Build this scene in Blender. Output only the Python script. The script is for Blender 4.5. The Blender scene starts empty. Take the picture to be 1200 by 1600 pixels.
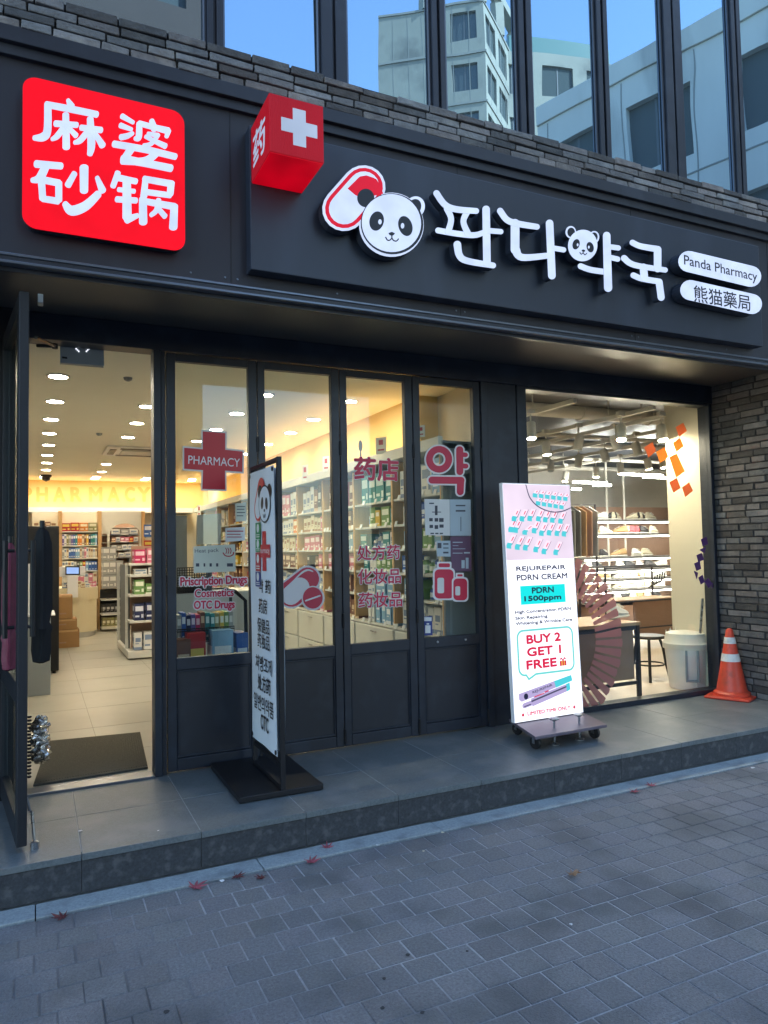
import bpy, bmesh, math, random
from mathutils import Vector, Matrix
from mathutils.geometry import tessellate_polygon
random.seed(7)
SC = bpy.context.scene
COL = SC.collection
V = Vector
# ------------------------------------------------------------------ camera
CAMH = 1.55; FPX = 1131.45
yaw, pit, rol = math.radians(25.6349), math.radians(2.8187), math.radians(-1.1306)
_f = V((math.sin(yaw), math.cos(yaw), 0)); _r = V((math.cos(yaw), -math.sin(yaw), 0)); _u = V((0, 0, 1))
CF = _f*math.cos(pit)+_u*math.sin(pit); _u2 = _u*math.cos(pit)-_f*math.sin(pit)
CR = _r*math.cos(rol)+_u2*math.sin(rol); CU = _u2*math.cos(rol)-_r*math.sin(rol)
cam = bpy.data.objects.new('camera', bpy.data.cameras.new('camera')); COL.objects.link(cam)
mt = Matrix((CR, CU, -CF)).transposed().to_4x4(); mt.translation = (0, 0, CAMH)
cam.matrix_world = mt
cam.data.sensor_fit = 'VERTICAL'; cam.data.sensor_height = 36; cam.data.lens = 36*FPX/1600
cam.data.clip_start = 0.05; cam.data.clip_end = 2000
SC.camera = cam
# ------------------------------------------------------------------ world, sun, exposure
SUN_EL, SUN_ROT = 40, 40
w = bpy.data.worlds.new('World'); SC.world = w; w.use_nodes = True
nt = w.node_tree; bg = nt.nodes['Background']
sky = nt.nodes.new('ShaderNodeTexSky'); sky.sky_type = 'NISHITA'; sky.sun_disc = False
sky.sun_elevation = math.radians(SUN_EL); sky.sun_rotation = math.radians(SUN_ROT)
sky.air_density = 1.1; sky.dust_density = 0.4; sky.ozone_density = 2.0
nt.links.new(sky.outputs[0], bg.inputs[0]); bg.inputs[1].default_value = 0.14
sl = bpy.data.lights.new('sun', 'SUN'); sl.energy = 3.0; sl.angle = math.radians(.5); sl.color = (1, .95, .88)
so = bpy.data.objects.new('sun', sl); COL.objects.link(so)
_e, _a = math.radians(SUN_EL), math.radians(SUN_ROT)
so.rotation_euler = V((math.sin(_a)*math.cos(_e), math.cos(_a)*math.cos(_e), math.sin(_e))).to_track_quat('Z', 'Y').to_euler()
SC.view_settings.view_transform = 'Standard'; SC.view_settings.look = 'None'
SC.view_settings.exposure = 2.33; SC.view_settings.gamma = 1
SC.view_settings.use_curve_mapping = False
SC.cycles.use_denoising = True
SC.cycles.max_bounces = 8; SC.cycles.transparent_max_bounces = 16
SC.cycles.sample_clamp_indirect = 6
# ------------------------------------------------------------------ photograph pixel -> point on a real plane
def ray(x, y): return CF + CR*((x-600)/FPX) + CU*((800-y)/FPX)
def P(x, y, ax, v):
    d = ray(x, y); i = 'XYZ'.index(ax); o = (0, 0, CAMH)
    t = (v-o[i])/d[i]
    return V((d.x*t, d.y*t, CAMH+d.z*t))
class Fr:                                   # a plane frame: origin, right, up, outward normal
    def __init__(s, o, u, v):
        s.o = V(o); s.u = V(u).normalized(); s.v = V(v); s.v = (s.v-s.u*s.v.dot(s.u)).normalized(); s.n = s.u.cross(s.v)
    def px(s, x, y):
        d = ray(x, y); c = V((0, 0, CAMH)); t = (s.o-c).dot(s.n)/d.dot(s.n); p = c+d*t-s.o
        return (p.dot(s.u), p.dot(s.v))
    def pt(s, a, b, d=0.0): return s.o+s.u*a+s.v*b+s.n*d
def FY(y): return Fr((0, y, 0), (1, 0, 0), (0, 0, 1))
# ------------------------------------------------------------------ materials
def lin(c):
    def f(v):
        v /= 255.0
        return v/12.92 if v <= .04045 else ((v+.055)/1.055)**2.4
    return (f(c[0]), f(c[1]), f(c[2]), 1)
MATS = {}
def mat(name, col, rough=.5, metal=0, var=0, vs=6, bump=0, bs=60, spec=.5, tint=False, stretch=None, dirt=None, coat=0):
    """col is an sRGB triple of the thing's own base colour"""
    m = bpy.data.materials.new(name); m.use_nodes = True; n = m.node_tree.nodes; l = m.node_tree.links
    b = n['Principled BSDF']; b.inputs['Roughness'].default_value = rough; b.inputs['Metallic'].default_value = metal
    b.inputs['Specular IOR Level'].default_value = spec; b.inputs['Base Color'].default_value = lin(col)
    if coat: b.inputs['Coat Weight'].default_value = coat
    out = None
    tc = n.new('ShaderNodeTexCoord'); vec = tc.outputs['Object']
    if stretch:
        mp = n.new('ShaderNodeMapping'); mp.inputs['Scale'].default_value = stretch; l.new(vec, mp.inputs[0]); vec = mp.outputs[0]
    if var or dirt:
        nz = n.new('ShaderNodeTexNoise'); nz.inputs['Scale'].default_value = vs; nz.inputs['Detail'].default_value = 6; nz.inputs['Roughness'].default_value = .65
        l.new(vec, nz.inputs['Vector'])
        mr = n.new('ShaderNodeMapRange'); mr.inputs[1].default_value = .25; mr.inputs[2].default_value = .75
        mr.inputs[3].default_value = 1-var; mr.inputs[4].default_value = 1+var; l.new(nz.outputs[0], mr.inputs[0])
        mx = n.new('ShaderNodeMix'); mx.data_type = 'RGBA'; mx.blend_type = 'MULTIPLY'; mx.inputs[0].default_value = 1
        mx.inputs[6].default_value = lin(col); l.new(mr.outputs[0], mx.inputs[7]); out = mx.outputs[2]
        rr = n.new('ShaderNodeMapRange'); rr.inputs[3].default_value = max(.02, rough-.12*min(1, var*3)); rr.inputs[4].default_value = min(1, rough+.12*min(1, var*3))
        l.new(nz.outputs[0], rr.inputs[0]); l.new(rr.outputs[0], b.inputs['Roughness'])
    if dirt:                                # (colour, scale, amount): stains with a shape of their own
        nd = n.new('ShaderNodeTexNoise'); nd.inputs['Scale'].default_value = dirt[1]; nd.inputs['Detail'].default_value = 8; l.new(vec, nd.inputs['Vector'])
        cr = n.new('ShaderNodeMapRange'); lo_ = dirt[3] if len(dirt) > 3 else .52; cr.inputs[1].default_value = lo_; cr.inputs[2].default_value = lo_+.16; cr.inputs[4].default_value = dirt[2]
        l.new(nd.outputs[0], cr.inputs[0])
        md = n.new('ShaderNodeMix'); md.data_type = 'RGBA'; l.new(cr.outputs[0], md.inputs[0]); l.new(out, md.inputs[6]); md.inputs[7].default_value = lin(dirt[0]); out = md.outputs[2]
    if tint:
        at = n.new('ShaderNodeAttribute'); at.attribute_name = 'tint'
        m2 = n.new('ShaderNodeMix'); m2.data_type = 'RGBA'; m2.blend_type = 'MULTIPLY'; m2.inputs[0].default_value = 1
        if out: l.new(out, m2.inputs[6])
        else: m2.inputs[6].default_value = lin(col)
        l.new(at.outputs['Color'], m2.inputs[7]); out = m2.outputs[2]
    if out: l.new(out, b.inputs['Base Color'])
    if bump:
        nb = n.new('ShaderNodeTexNoise'); nb.inputs['Scale'].default_value = bs; nb.inputs['Detail'].default_value = 8; l.new(vec, nb.inputs['Vector'])
        bp = n.new('ShaderNodeBump'); bp.inputs['Strength'].default_value = bump; bp.inputs['Distance'].default_value = .01
        l.new(nb.outputs[0], bp.inputs['Height']); l.new(bp.outputs[0], b.inputs['Normal'])
    MATS[name] = m; return m
def emit(name, col, st, var=0, vs=4, base=None, stretch=(1, 1, 1)):
    m = bpy.data.materials.new(name); m.use_nodes = True; n = m.node_tree.nodes; l = m.node_tree.links
    b = n['Principled BSDF']; b.inputs['Base Color'].default_value = lin(base or col); b.inputs['Roughness'].default_value = .5; b.inputs['Specular IOR Level'].default_value = .2
    b.inputs['Emission Color'].default_value = lin(col); b.inputs['Emission Strength'].default_value = st
    if var:
        tc = n.new('ShaderNodeTexCoord'); mp = n.new('ShaderNodeMapping'); mp.inputs['Scale'].default_value = stretch; l.new(tc.outputs['Object'], mp.inputs[0])
        nz = n.new('ShaderNodeTexNoise'); nz.inputs['Scale'].default_value = vs; l.new(mp.outputs[0], nz.inputs['Vector'])
        mr = n.new('ShaderNodeMapRange'); mr.inputs[1].default_value = .3; mr.inputs[2].default_value = .7; mr.inputs[3].default_value = st*(1-var); mr.inputs[4].default_value = st*(1+var)
        l.new(nz.outputs[0], mr.inputs[0]); l.new(mr.outputs[0], b.inputs['Emission Strength'])
    MATS[name] = m; return m
def glassy(name, tint, refl, rough=0.0, dark=None, bump=0, fres=True):
    """flat pane: what is behind it shows through (or a diffuse colour paled to carry haze), the street mirrors in it"""
    m = bpy.data.materials.new(name); m.use_nodes = True; n = m.node_tree.nodes; l = m.node_tree.links
    n.remove(n['Principled BSDF']); o = n['Material Output']
    g = n.new('ShaderNodeBsdfGlossy'); g.inputs['Roughness'].default_value = rough; g.inputs['Color'].default_value = (refl[0], refl[1], refl[2], 1)
    if dark: t = n.new('ShaderNodeBsdfDiffuse'); t.inputs[0].default_value = lin(dark)
    else: t = n.new('ShaderNodeBsdfTransparent'); t.inputs[0].default_value = (tint[0], tint[1], tint[2], 1)
    mx = n.new('ShaderNodeMixShader'); l.new(t.outputs[0], mx.inputs[1]); l.new(g.outputs[0], mx.inputs[2])
    if fres:
        fr = n.new('ShaderNodeFresnel'); fr.inputs[0].default_value = 1.65
        ge = n.new('ShaderNodeNewGeometry'); mu = n.new('ShaderNodeMath'); mu.operation = 'MULTIPLY_ADD'      # only the outer face mirrors
        mu.inputs[1].default_value = -1; mu.inputs[2].default_value = 1; l.new(ge.outputs['Backfacing'], mu.inputs[0])
        m3 = n.new('ShaderNodeMath'); m3.operation = 'MULTIPLY'; l.new(fr.outputs[0], m3.inputs[0]); l.new(mu.outputs[0], m3.inputs[1]); l.new(m3.outputs[0], mx.inputs[0])
    else: mx.inputs[0].default_value = .66
    if bump:
        tc = n.new('ShaderNodeTexCoord'); nz = n.new('ShaderNodeTexNoise'); nz.inputs['Scale'].default_value = 1.1; nz.inputs['Detail'].default_value = 1; l.new(tc.outputs['Object'], nz.inputs['Vector'])
        bp = n.new('ShaderNodeBump'); bp.inputs['Strength'].default_value = bump; bp.inputs['Distance'].default_value = .02; l.new(nz.outputs[0], bp.inputs['Height']); l.new(bp.outputs[0], g.inputs['Normal'])
    l.new(mx.outputs[0], o.inputs[0]); MATS[name] = m; return m

mat('navy_metal', (34, 38, 47), .42, .0, .14, 3, .04, 25, dirt=((56, 62, 72), 5, .4))
mat('navy_panel', (39, 40, 48), .5, .0, .14, 2.2, .03, 14, stretch=(1, 1, .22), dirt=((58, 60, 70), 3.2, .5))
mat('sign_panel', (40, 47, 59), .4, .0, .10, 1.6, .02, 9, stretch=(1, 1, .3), dirt=((60, 68, 82), 2.6, .35))
mat('door_metal', (30, 37, 49), .4, .0, .14, 4, .04, 30, dirt=((52, 62, 76), 6, .35))
mat('door_black', (27, 31, 37), .5, 0, .14, 5)
mat('black_metal', (28, 29, 33), .45, .2, .1, 6)
mat('soffit_metal', (74, 72, 71), .42, .0, .12, 1.3)
mat('trim_steel', (105, 112, 122), .3, .6)
mat('trolley_metal', (118, 110, 122), .42, .5, .15, 9)
mat('steel', (165, 168, 172), .28, .9, .1, 20)
mat('brick', (120, 119, 118), .88, 0, .28, 16, .7, 70, tint=True, dirt=((158, 156, 150), 9, .5))
mat('mortar', (44, 44, 45), .95, 0, .2, 14, .6, 90)
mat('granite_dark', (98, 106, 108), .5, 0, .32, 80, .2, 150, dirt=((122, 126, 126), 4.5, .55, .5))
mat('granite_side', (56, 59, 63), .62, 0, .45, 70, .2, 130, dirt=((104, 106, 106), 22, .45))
mat('kerb_granite', (146, 155, 156), .75, 0, .3, 80, .3, 120, dirt=((92, 98, 100), 5, .7))
mat('paver', (123, 124, 126), .82, 0, .38, 95, 1.0, 150, tint=True, dirt=((80, 83, 85), 2.2, .55, .5))
mat('joint_sand', (166, 168, 170), .95, 0, .3, 30, .4, 120, dirt=((78, 80, 82), .55, .95, .44))
mat('asphalt', (62, 63, 66), .9, 0, .2, 60, .4, 120)
mat('grout_pale', (150, 156, 156), .9, 0, .15, 20)
mat('interior_floor', (158, 156, 144), .38, 0, .10, 3, 0)
mat('grout', (142, 140, 128), .8)
mat('ceiling_paint', (236, 234, 216), .85, 0, .03, 1.2)
mat('wall_paint', (205, 203, 192), .85, 0, .03, 1.2)
mat('wall_cream', (206, 198, 178), .85, 0, .03, 1.2)
mat('dark_ceiling', (214, 208, 198), .85, 0, .12, 2)
mat('cove_glow_tint', (228, 206, 148), .85, 0, .03, 1.2); mat('cove_letter', (206, 172, 104), .8)  # cove wall cream tinted yellow so the colour carries the warm glow
mat('grey_panel', (112, 118, 122), .6, 0, .05, 2)
mat('wood_light', (196, 158, 108), .55, 0, .14, 5, .1, 30, stretch=(6, 6, .8))
mat('shelf_white', (205, 205, 198), .5, 0, .04, 3)
mat('white_plastic', (222, 224, 226), .35, 0, .03, 3)
mat('grey_plastic', (150, 158, 162), .4, 0, .05, 3)
mat('blue_plastic', (120, 142, 156), .4)
mat('cream_paint', (222, 212, 178), .45, 0, .04, 2)
mat('black_plastic', (26, 26, 28), .4, 0, .1, 6)
mat('cardboard', (160, 122, 78), .85, 0, .1, 5, .15, 60)
mat('mat_rubber', (84, 82, 74), .92, 0, .3, 60, .8, 260)
mat('umbrella_black', (20, 21, 25), .8, 0, .2, 14, .3, 40)
mat('umbrella_pink', (116, 44, 66), .5, 0, .2, 14, .3, 40)
mat('foil', (225, 225, 222), .12, .95, .2, 30, 1.0, 26)
mat('cone_orange', (208, 72, 48), .45, 0, .12, 8, .05, 30, dirt=((128, 66, 48), 9, .6))
mat('cone_white', (214, 214, 210), .5, 0, .16, 14, dirt=((150, 146, 140), 12, .5))
mat('vinyl_red', (190, 30, 42), .4); mat('vinyl_crimson', (196, 40, 74), .4); mat('vinyl_white', (222, 222, 224), .4)
mat('vinyl_orange', (214, 128, 44), .45, 0, .12, 12); mat('vinyl_brown_orange', (186, 98, 52), .45, 0, .1, 12); mat('vinyl_purple', (84, 50, 112), .45, 0, .1, 12)
mat('vinyl_fan', (150, 62, 72), .5, 0, .14, 9)
mat('paper_white', (214, 216, 214), .7, 0, .05, 6); mat('paper_blue', (168, 186, 196), .6, 0, .05, 6); mat('paper_violet', (96, 70, 96), .5, 0, .08, 5)
mat('paper_pale', (206, 210, 194), .7, 0, .05, 6)
mat('paper_darkblue', (40, 62, 130), .5); mat('paper_green', (44, 130, 80), .5); mat('paper_print', (70, 74, 84), .6); mat('paper_redprint', (170, 50, 60), .6)
mat('banner_cloth', (206, 214, 222), .6, 0, .03, 3, .05, 5)
mat('ink_black', (24, 24, 30), .5); mat('ink_grey', (70, 72, 78), .5)
mat('table_wood', (176, 140, 104), .5, 0, .12, 4, .05, 30, stretch=(1, 6, 6)); mat('brown_board', (160, 128, 108), .6, 0, .1, 3)
mat('shop_floor', (214, 198, 178), .45, 0, .08, 4); mat('shelf_grey', (136, 134, 134), .5, .3, .08, 5); mat('rail_dark', (62, 60, 66), .5, .4)
mat('shoe_cream', (214, 204, 176), .6, 0, .12, 30); mat('shoe_tan', (186, 150, 104), .65, 0, .12, 30); mat('shoe_black', (44, 42, 44), .5, 0, .15, 30); mat('shoe_white', (226, 224, 218), .6, 0, .1, 30); mat('shoe_pink', (208, 96, 104), .6, 0, .1, 30); mat('sole_white', (220, 216, 204), .6)
mat('pipe_white', (200, 196, 186), .55, 0, .06, 4)
mat('leaf_red', (148, 72, 82), .7, 0, .35, 40); mat('leaf_dry', (150, 118, 92), .8, 0, .3, 40); mat('leaf_dark', (96, 48, 48), .8, 0, .3, 40); mat('scrap_white', (224, 226, 228), .7)
mat('gum', (60, 60, 62), .9)
mat('concrete_pale', (146, 148, 138), .85, 0, .08, .35, dirt=((104, 106, 102), .3, .8)); mat('concrete_grey', (206, 206, 196), .85, 0, .1, .5, stretch=(1, 1, .25), dirt=((136, 138, 134), .35, .9))
mat('far_joint', (140, 142, 136), .9)
mat('brick_dark_far', (70, 62, 58), .9, 0, .15, 1); mat('far_frame', (80, 88, 92), .5); mat('tower_top_green', (84, 122, 118), .3)
mat('bark', (72, 62, 52), .9, 0, .3, 8, .5, 30)
def vinyl(name, col, tr=.55, thru=0):
    m = bpy.data.materials.new(name); m.use_nodes = True; n = m.node_tree.nodes; l = m.node_tree.links
    b = n['Principled BSDF']; b.inputs['Base Color'].default_value = lin(col); b.inputs['Roughness'].default_value = .45
    t = n.new('ShaderNodeBsdfTranslucent'); t.inputs[0].default_value = lin(col); mx = n.new('ShaderNodeMixShader'); mx.inputs[0].default_value = tr
    l.new(b.outputs[0], mx.inputs[1]); l.new(t.outputs[0], mx.inputs[2])
    if thru:
        tp = n.new('ShaderNodeBsdfTransparent'); m2 = n.new('ShaderNodeMixShader'); m2.inputs[0].default_value = thru; l.new(mx.outputs[0], m2.inputs[1]); l.new(tp.outputs[0], m2.inputs[2]); mx = m2
    l.new(mx.outputs[0], n['Material Output'].inputs[0]); MATS[name] = m
vinyl('vinyl_orange', (248, 182, 92), .5); vinyl('vinyl_brown_orange', (230, 150, 96), .5); vinyl('vinyl_purple', (104, 72, 132), .4); vinyl('vinyl_fan', (196, 142, 140), .45, .25)
glassy('shop_glass', (.93, .96, .94), (.75, .85, .88))
glassy('upper_glass', (0, 0, 0), (.42, .62, .78), 0, dark=(84, 97, 104), bump=.08, fres=False)  # pane colour paled to put haze into the reflections
glassy('far_glass', (0, 0, 0), (.5, .6, .65), .05, dark=(78, 88, 90))  # window colour paled for the same haze
emit('lit_white', (204, 220, 255), 0.200, .10, 9, base=(110, 116, 128))
emit('lit_red', (255, 0, 30), 0.192, .12, 5, base=(90, 2, 8))
emit('cube_red', (205, 18, 40), 0.068, .15, 2, base=(150, 26, 36))
emit('logo_red', (228, 24, 54), 0.15, base=(140, 20, 34)); emit('cube_white', (205, 220, 245), 0.087, .2, 3, base=(150, 156, 168))
emit('cube_bottom_red', (225, 0, 30), 0.104, .35, 4, base=(190, 10, 30))
mat('sign_black', (22, 25, 32), .4); mat('letter_side', (44, 50, 62), .45)
emit('screen_white', (238, 242, 255), 0.34, base=(40, 40, 46))
emit('screen_photo', (222, 206, 224), 0.250, .12, 3, base=(40, 40, 46))
emit('screen_teal', (70, 196, 208), 0.237, base=(40, 40, 46)); emit('screen_cyan', (0, 232, 232), 0.209, base=(40, 40, 46)); emit('screen_pink', (236, 206, 224), 0.286, base=(40, 40, 46)); emit('screen_shade', (150, 128, 160), 0.146, base=(40, 40, 46))
emit('screen_navy', (40, 44, 86), 0.087, base=(40, 40, 46)); emit('screen_grey', (96, 96, 130), 0.131, base=(40, 40, 46)); emit('screen_red', (216, 22, 66), 0.219, base=(40, 40, 46)); emit('screen_mint', (120, 224, 220), 0.192, base=(40, 40, 46)); emit('screen_lilac', (190, 176, 224), 0.190, base=(40, 40, 46)); emit('screen_gold', (236, 190, 60), 0.209, base=(40, 40, 46))
emit('lamp_white', (255, 242, 216), 36.800)
emit('lamp_spot', (255, 236, 206), 230); emit('led_strip', (246, 240, 230), 9); emit('linear_lamp', (250, 246, 240), 22)
emit('cove_led', (255, 182, 84), 4.784)
emit('monitor_screen', (120, 150, 205), 0.230)
# ------------------------------------------------------------------ mesh building
WO = {}
def woff(o):
    return WO.get(o.name, V((0, 0, 0))) if o else V((0, 0, 0))
class MB:
    def __init__(s): s.v = []; s.f = []; s.m = []; s.t = []; s.mi = 0; s.ti = (1, 1, 1); s.sm = None
    def add(s, vs, fs):
        k = len(s.v); s.v += [V(p) for p in vs]
        for j, f in enumerate(fs): s.f.append([k+i for i in f]); s.m.append(s.mi if s.sm is None or j in s.front else s.sm); s.t.append(s.ti)
        return s
    def box(s, x0, x1, y0, y1, z0, z1): return s.hexa([(x0, y0, z0), (x1, y0, z0), (x1, y1, z0), (x0, y1, z0), (x0, y0, z1), (x1, y0, z1), (x1, y1, z1), (x0, y1, z1)])
    def hexa(s, p): return s.add(p, [(3, 2, 1, 0), (4, 5, 6, 7), (0, 1, 5, 4), (1, 2, 6, 5), (2, 3, 7, 6), (3, 0, 4, 7)])
    def cbox(s, c, x, y, z, hx, hy, hz):      # centre, unit axes, half sizes
        c = V(c); x = V(x)*hx; y = V(y)*hy; z = V(z)*hz
        return s.hexa([c-x-y-z, c+x-y-z, c+x+y-z, c-x+y-z, c-x-y+z, c+x-y+z, c+x+y+z, c-x+y+z])
    def quad(s, fr, pts, d0, d1=None):        # thin prism from 2D points of a frame
        return s.prism(fr, pts, d0, d1)
    def prism(s, fr, pts, d0, d1=None, holes=()):
        loops = [list(pts)]+[list(h) for h in holes]
        if d1 is None: d1 = d0+.0012
        tri = tessellate_polygon([[V((a, b, 0)) for a, b in lp] for lp in loops])
        flat = [q for lp in loops for q in lp]; n = len(flat)
        def area(t): (a, b), (c, d), (e, f) = (flat[i] for i in t); return (c-a)*(f-b)-(e-a)*(d-b)
        tri = [t if area(t) > 0 else (t[0], t[2], t[1]) for t in tri]
        vs = [fr.pt(a, b, d1) for a, b in flat]+[fr.pt(a, b, d0) for a, b in flat]
        fs = [tuple(t) for t in tri]+[tuple(i+n for i in reversed(t)) for t in tri]
        k = 0; s.front = set(range(len(tri)))
        for lp in loops:
            m = len(lp)
            for i in range(m):
                j = (i+1) % m; fs.append((k+i, k+n+i, k+n+j, k+j))
            k += m
        return s.add(vs, fs)
    def strip(s, fr, L, Rr, d0, d1):          # left/right outlines -> solid ribbon
        n = len(L); vs = []
        for a, b in zip(L, Rr): vs += [fr.pt(*a, d1), fr.pt(*b, d1), fr.pt(*a, d0), fr.pt(*b, d0)]
        fs = []
        for i in range(n-1):
            k = 4*i; fs += [(k, k+1, k+5, k+4), (k+2, k+6, k+7, k+3), (k, k+4, k+6, k+2), (k+1, k+3, k+7, k+5)]
        fs += [(0, 2, 3, 1), (4*n-4, 4*n-3, 4*n-1, 4*n-2)]; s.front = set(range(0, 4*(n-1), 4))
        return s.add(vs, fs)
    def tube(s, pts, r, n=10, cap=True):
        pts = [V(p) for p in pts]; rr = r if isinstance(r, (list, tuple)) else [r]*len(pts); vs = []; fs = []
        a = None
        for i, p in enumerate(pts):
            d = (pts[min(i+1, len(pts)-1)]-pts[max(i-1, 0)]).normalized()
            if a is None:
                a = V((0, 0, 1)) if abs(d.z) < .9 else V((1, 0, 0))
            a = (a-d*a.dot(d)).normalized(); b = d.cross(a)
            for k in range(n):
                t = 2*math.pi*k/n; vs.append(p+(a*math.cos(t)+b*math.sin(t))*rr[i])
        for i in range(len(pts)-1):
            for k in range(n):
                k2 = (k+1) % n; fs.append((i*n+k, i*n+k2, (i+1)*n+k2, (i+1)*n+k))
        if cap: fs += [tuple(reversed(range(n))), tuple(range((len(pts)-1)*n, len(pts)*n))]
        return s.add(vs, fs)
    def lathe(s, prof, c, n=24, ax=None, closed=False):
        if closed: prof = list(prof)+[prof[0]]
        c = V(c); z = V(ax).normalized() if ax else V((0, 0, 1)); a = V((1, 0, 0)) if abs(z.x) < .9 else V((0, 1, 0)); a = (a-z*a.dot(z)).normalized(); b = z.cross(a)
        vs = []; fs = []
        for r, h in prof:
            for k in range(n):
                t = 2*math.pi*k/n; vs.append(c+z*h+(a*math.cos(t)+b*math.sin(t))*r)
        for i in range(len(prof)-1):
            for k in range(n):
                k2 = (k+1) % n; fs.append((i*n+k, i*n+k2, (i+1)*n+k2, (i+1)*n+k))
        if not closed: fs += [tuple(reversed(range(n))), tuple(range((len(prof)-1)*n, len(prof)*n))]
        return s.add(vs, fs)
    def build(s, name, mats, parent=None, bevel=0, smooth=False, loc=None, seg=2):
        me = bpy.data.meshes.new(name); off = V(loc) if loc else woff(parent)
        me.from_pydata([tuple(p-off) for p in s.v], [], s.f)
        for mn in ([mats] if isinstance(mats, str) else mats): me.materials.append(MATS[mn])
        me.polygons.foreach_set('material_index', s.m)
        at = me.color_attributes.new('tint', 'FLOAT_COLOR', 'CORNER'); buf = []
        for f, t in zip(s.f, s.t): buf += [t[0], t[1], t[2], 1]*len(f)
        at.data.foreach_set('color', buf)
        if smooth: me.polygons.foreach_set('use_smooth', [True]*len(me.polygons))
        me.update()
        o = bpy.data.objects.new(name, me); COL.objects.link(o)
        if parent: o.parent = parent
        elif loc: o.location = off
        WO[o.name] = off
        if smooth:
            md = o.modifiers.new('edges', 'EDGE_SPLIT'); md.split_angle = math.radians(38)
        if bevel:
            md = o.modifiers.new('bevel', 'BEVEL'); md.width = bevel; md.segments = seg; md.limit_method = 'ANGLE'; md.angle_limit = math.radians(40)
        return o
def pieces(b, name, mats, parent, **kw):
    """build every loose piece of a builder as a part of its own"""
    n = len(b.v); par = list(range(n))
    def fd(i):
        while par[i] != i: par[i] = par[par[i]]; i = par[i]
        return i
    for f in b.f:
        for i in f[1:]: par[fd(i)] = fd(f[0])
    grp = {}
    for k, f in enumerate(b.f): grp.setdefault(fd(f[0]), []).append(k)
    out = []
    for ks in grp.values():
        q = MB(); ids = {}
        for k in ks:
            for i in b.f[k]:
                if i not in ids: ids[i] = len(q.v); q.v.append(b.v[i])
            q.f.append([ids[i] for i in b.f[k]]); q.m.append(b.m[k]); q.t.append(b.t[k])
        out.append(q.build(name, mats, parent, **kw))
    return out
def thing(name, label, cat, loc=(0, 0, 0), group=None):
    o = bpy.data.objects.new(name, None); COL.objects.link(o); o.location = loc; o.empty_display_size = .1
    WO[o.name] = V(loc); return tag(o, label, cat, group)
def tag(o, label, cat, group=None):
    o['label'] = label; o['category'] = cat
    if group: o['group'] = group
    return o
def struct(o, kind='structure'): o['kind'] = kind; return o
def dup(root, loc, rz=None, label=None, scale=None):
    def cp(o, par):
        c = o.copy(); COL.objects.link(c)
        if par: c.parent = par
        for ch in list(o.children): cp(ch, c)
        return c
    r = cp(root, None); r.location = loc
    if rz is not None: r.rotation_euler.z = rz
    if scale: r.scale = scale
    if label: r['label'] = label
    return r
# 2D helpers, all returning points in a frame from photograph pixels
def crop(ox, oy, s): return lambda x, y: (ox+x/s, oy+y/s)
def spline(pts, k=6):
    if len(pts) < 3: return [tuple(p) for p in pts]
    out = []; n = len(pts); D = len(pts[0])
    for i in range(n-1):
        p0, p1, p2, p3 = pts[max(i-1, 0)], pts[i], pts[i+1], pts[min(i+2, n-1)]
        for j in range(k):
            t = j/k
            out.append(tuple(.5*((2*p1[d])+(-p0[d]+p2[d])*t+(2*p0[d]-5*p1[d]+4*p2[d]-p3[d])*t*t+(-p0[d]+3*p1[d]-3*p2[d]+p3[d])*t**3) for d in range(D)))
    out.append(tuple(pts[-1])); return out
def stroke(mb, fr, tr, pts, d0, d1, curve=True, cap=.5, wscale=1.0):
    """a pen stroke of changing width, traced in crop pixels (x, y, width)"""
    q = spline(pts) if curve else [tuple(p) for p in pts]
    L, Rr = [], []
    def nrm(i):
        a, b = q[max(i-1, 0)], q[min(i+1, len(q)-1)]; dx, dy = b[0]-a[0], b[1]-a[1]; h = math.hypot(dx, dy) or 1
        return dx/h, dy/h
    rows = []
    dx, dy = nrm(0); x, y, wd = q[0]; wd *= wscale
    for k in range(5, 0, -1):
        t = math.pi/2*k/5.01; rows.append((x-dx*wd*cap*math.sin(t), y-dy*wd*cap*math.sin(t), dx, dy, wd*math.cos(t)))
    for i in range(len(q)): rows.append((q[i][0], q[i][1], *nrm(i), q[i][2]*wscale))
    dx, dy = nrm(len(q)-1); x, y, wd = q[-1]; wd *= wscale
    for k in range(1, 6):
        t = math.pi/2*k/5.01; rows.append((x+dx*wd*cap*math.sin(t), y+dy*wd*cap*math.sin(t), dx, dy, wd*math.cos(t)))
    for x, y, dx, dy, wd in rows:
        L.append(fr.px(*tr(x+dy*wd/2, y-dx*wd/2))); Rr.append(fr.px(*tr(x-dy*wd/2, y+dx*wd/2)))
    mb.strip(fr, Rr, L, d0, d1)
def poly(mb, fr, tr, pts, d0, d1, curve=0):
    q = pts
    if curve:
        c = list(pts); c = [c[-1]]+c+[c[0], c[1]]; s = spline(c, curve); q = s[curve:-curve-1]
    mb.prism(fr, [fr.px(*tr(x, y)) for x, y in q], d0, d1)
def ell(mb, fr, tr, cx, cy, rx, ry, rot, d0, d1, n=40):
    c, s = math.cos(math.radians(rot)), math.sin(math.radians(rot))
    mb.prism(fr, [fr.px(*tr(cx+rx*math.cos(t)*c-ry*math.sin(t)*s, cy+rx*math.cos(t)*s+ry*math.sin(t)*c)) for t in [2*math.pi*k/n for k in range(n)]], d0, d1)
ID = lambda x, y: (x, y)
TXT = {}
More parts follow.
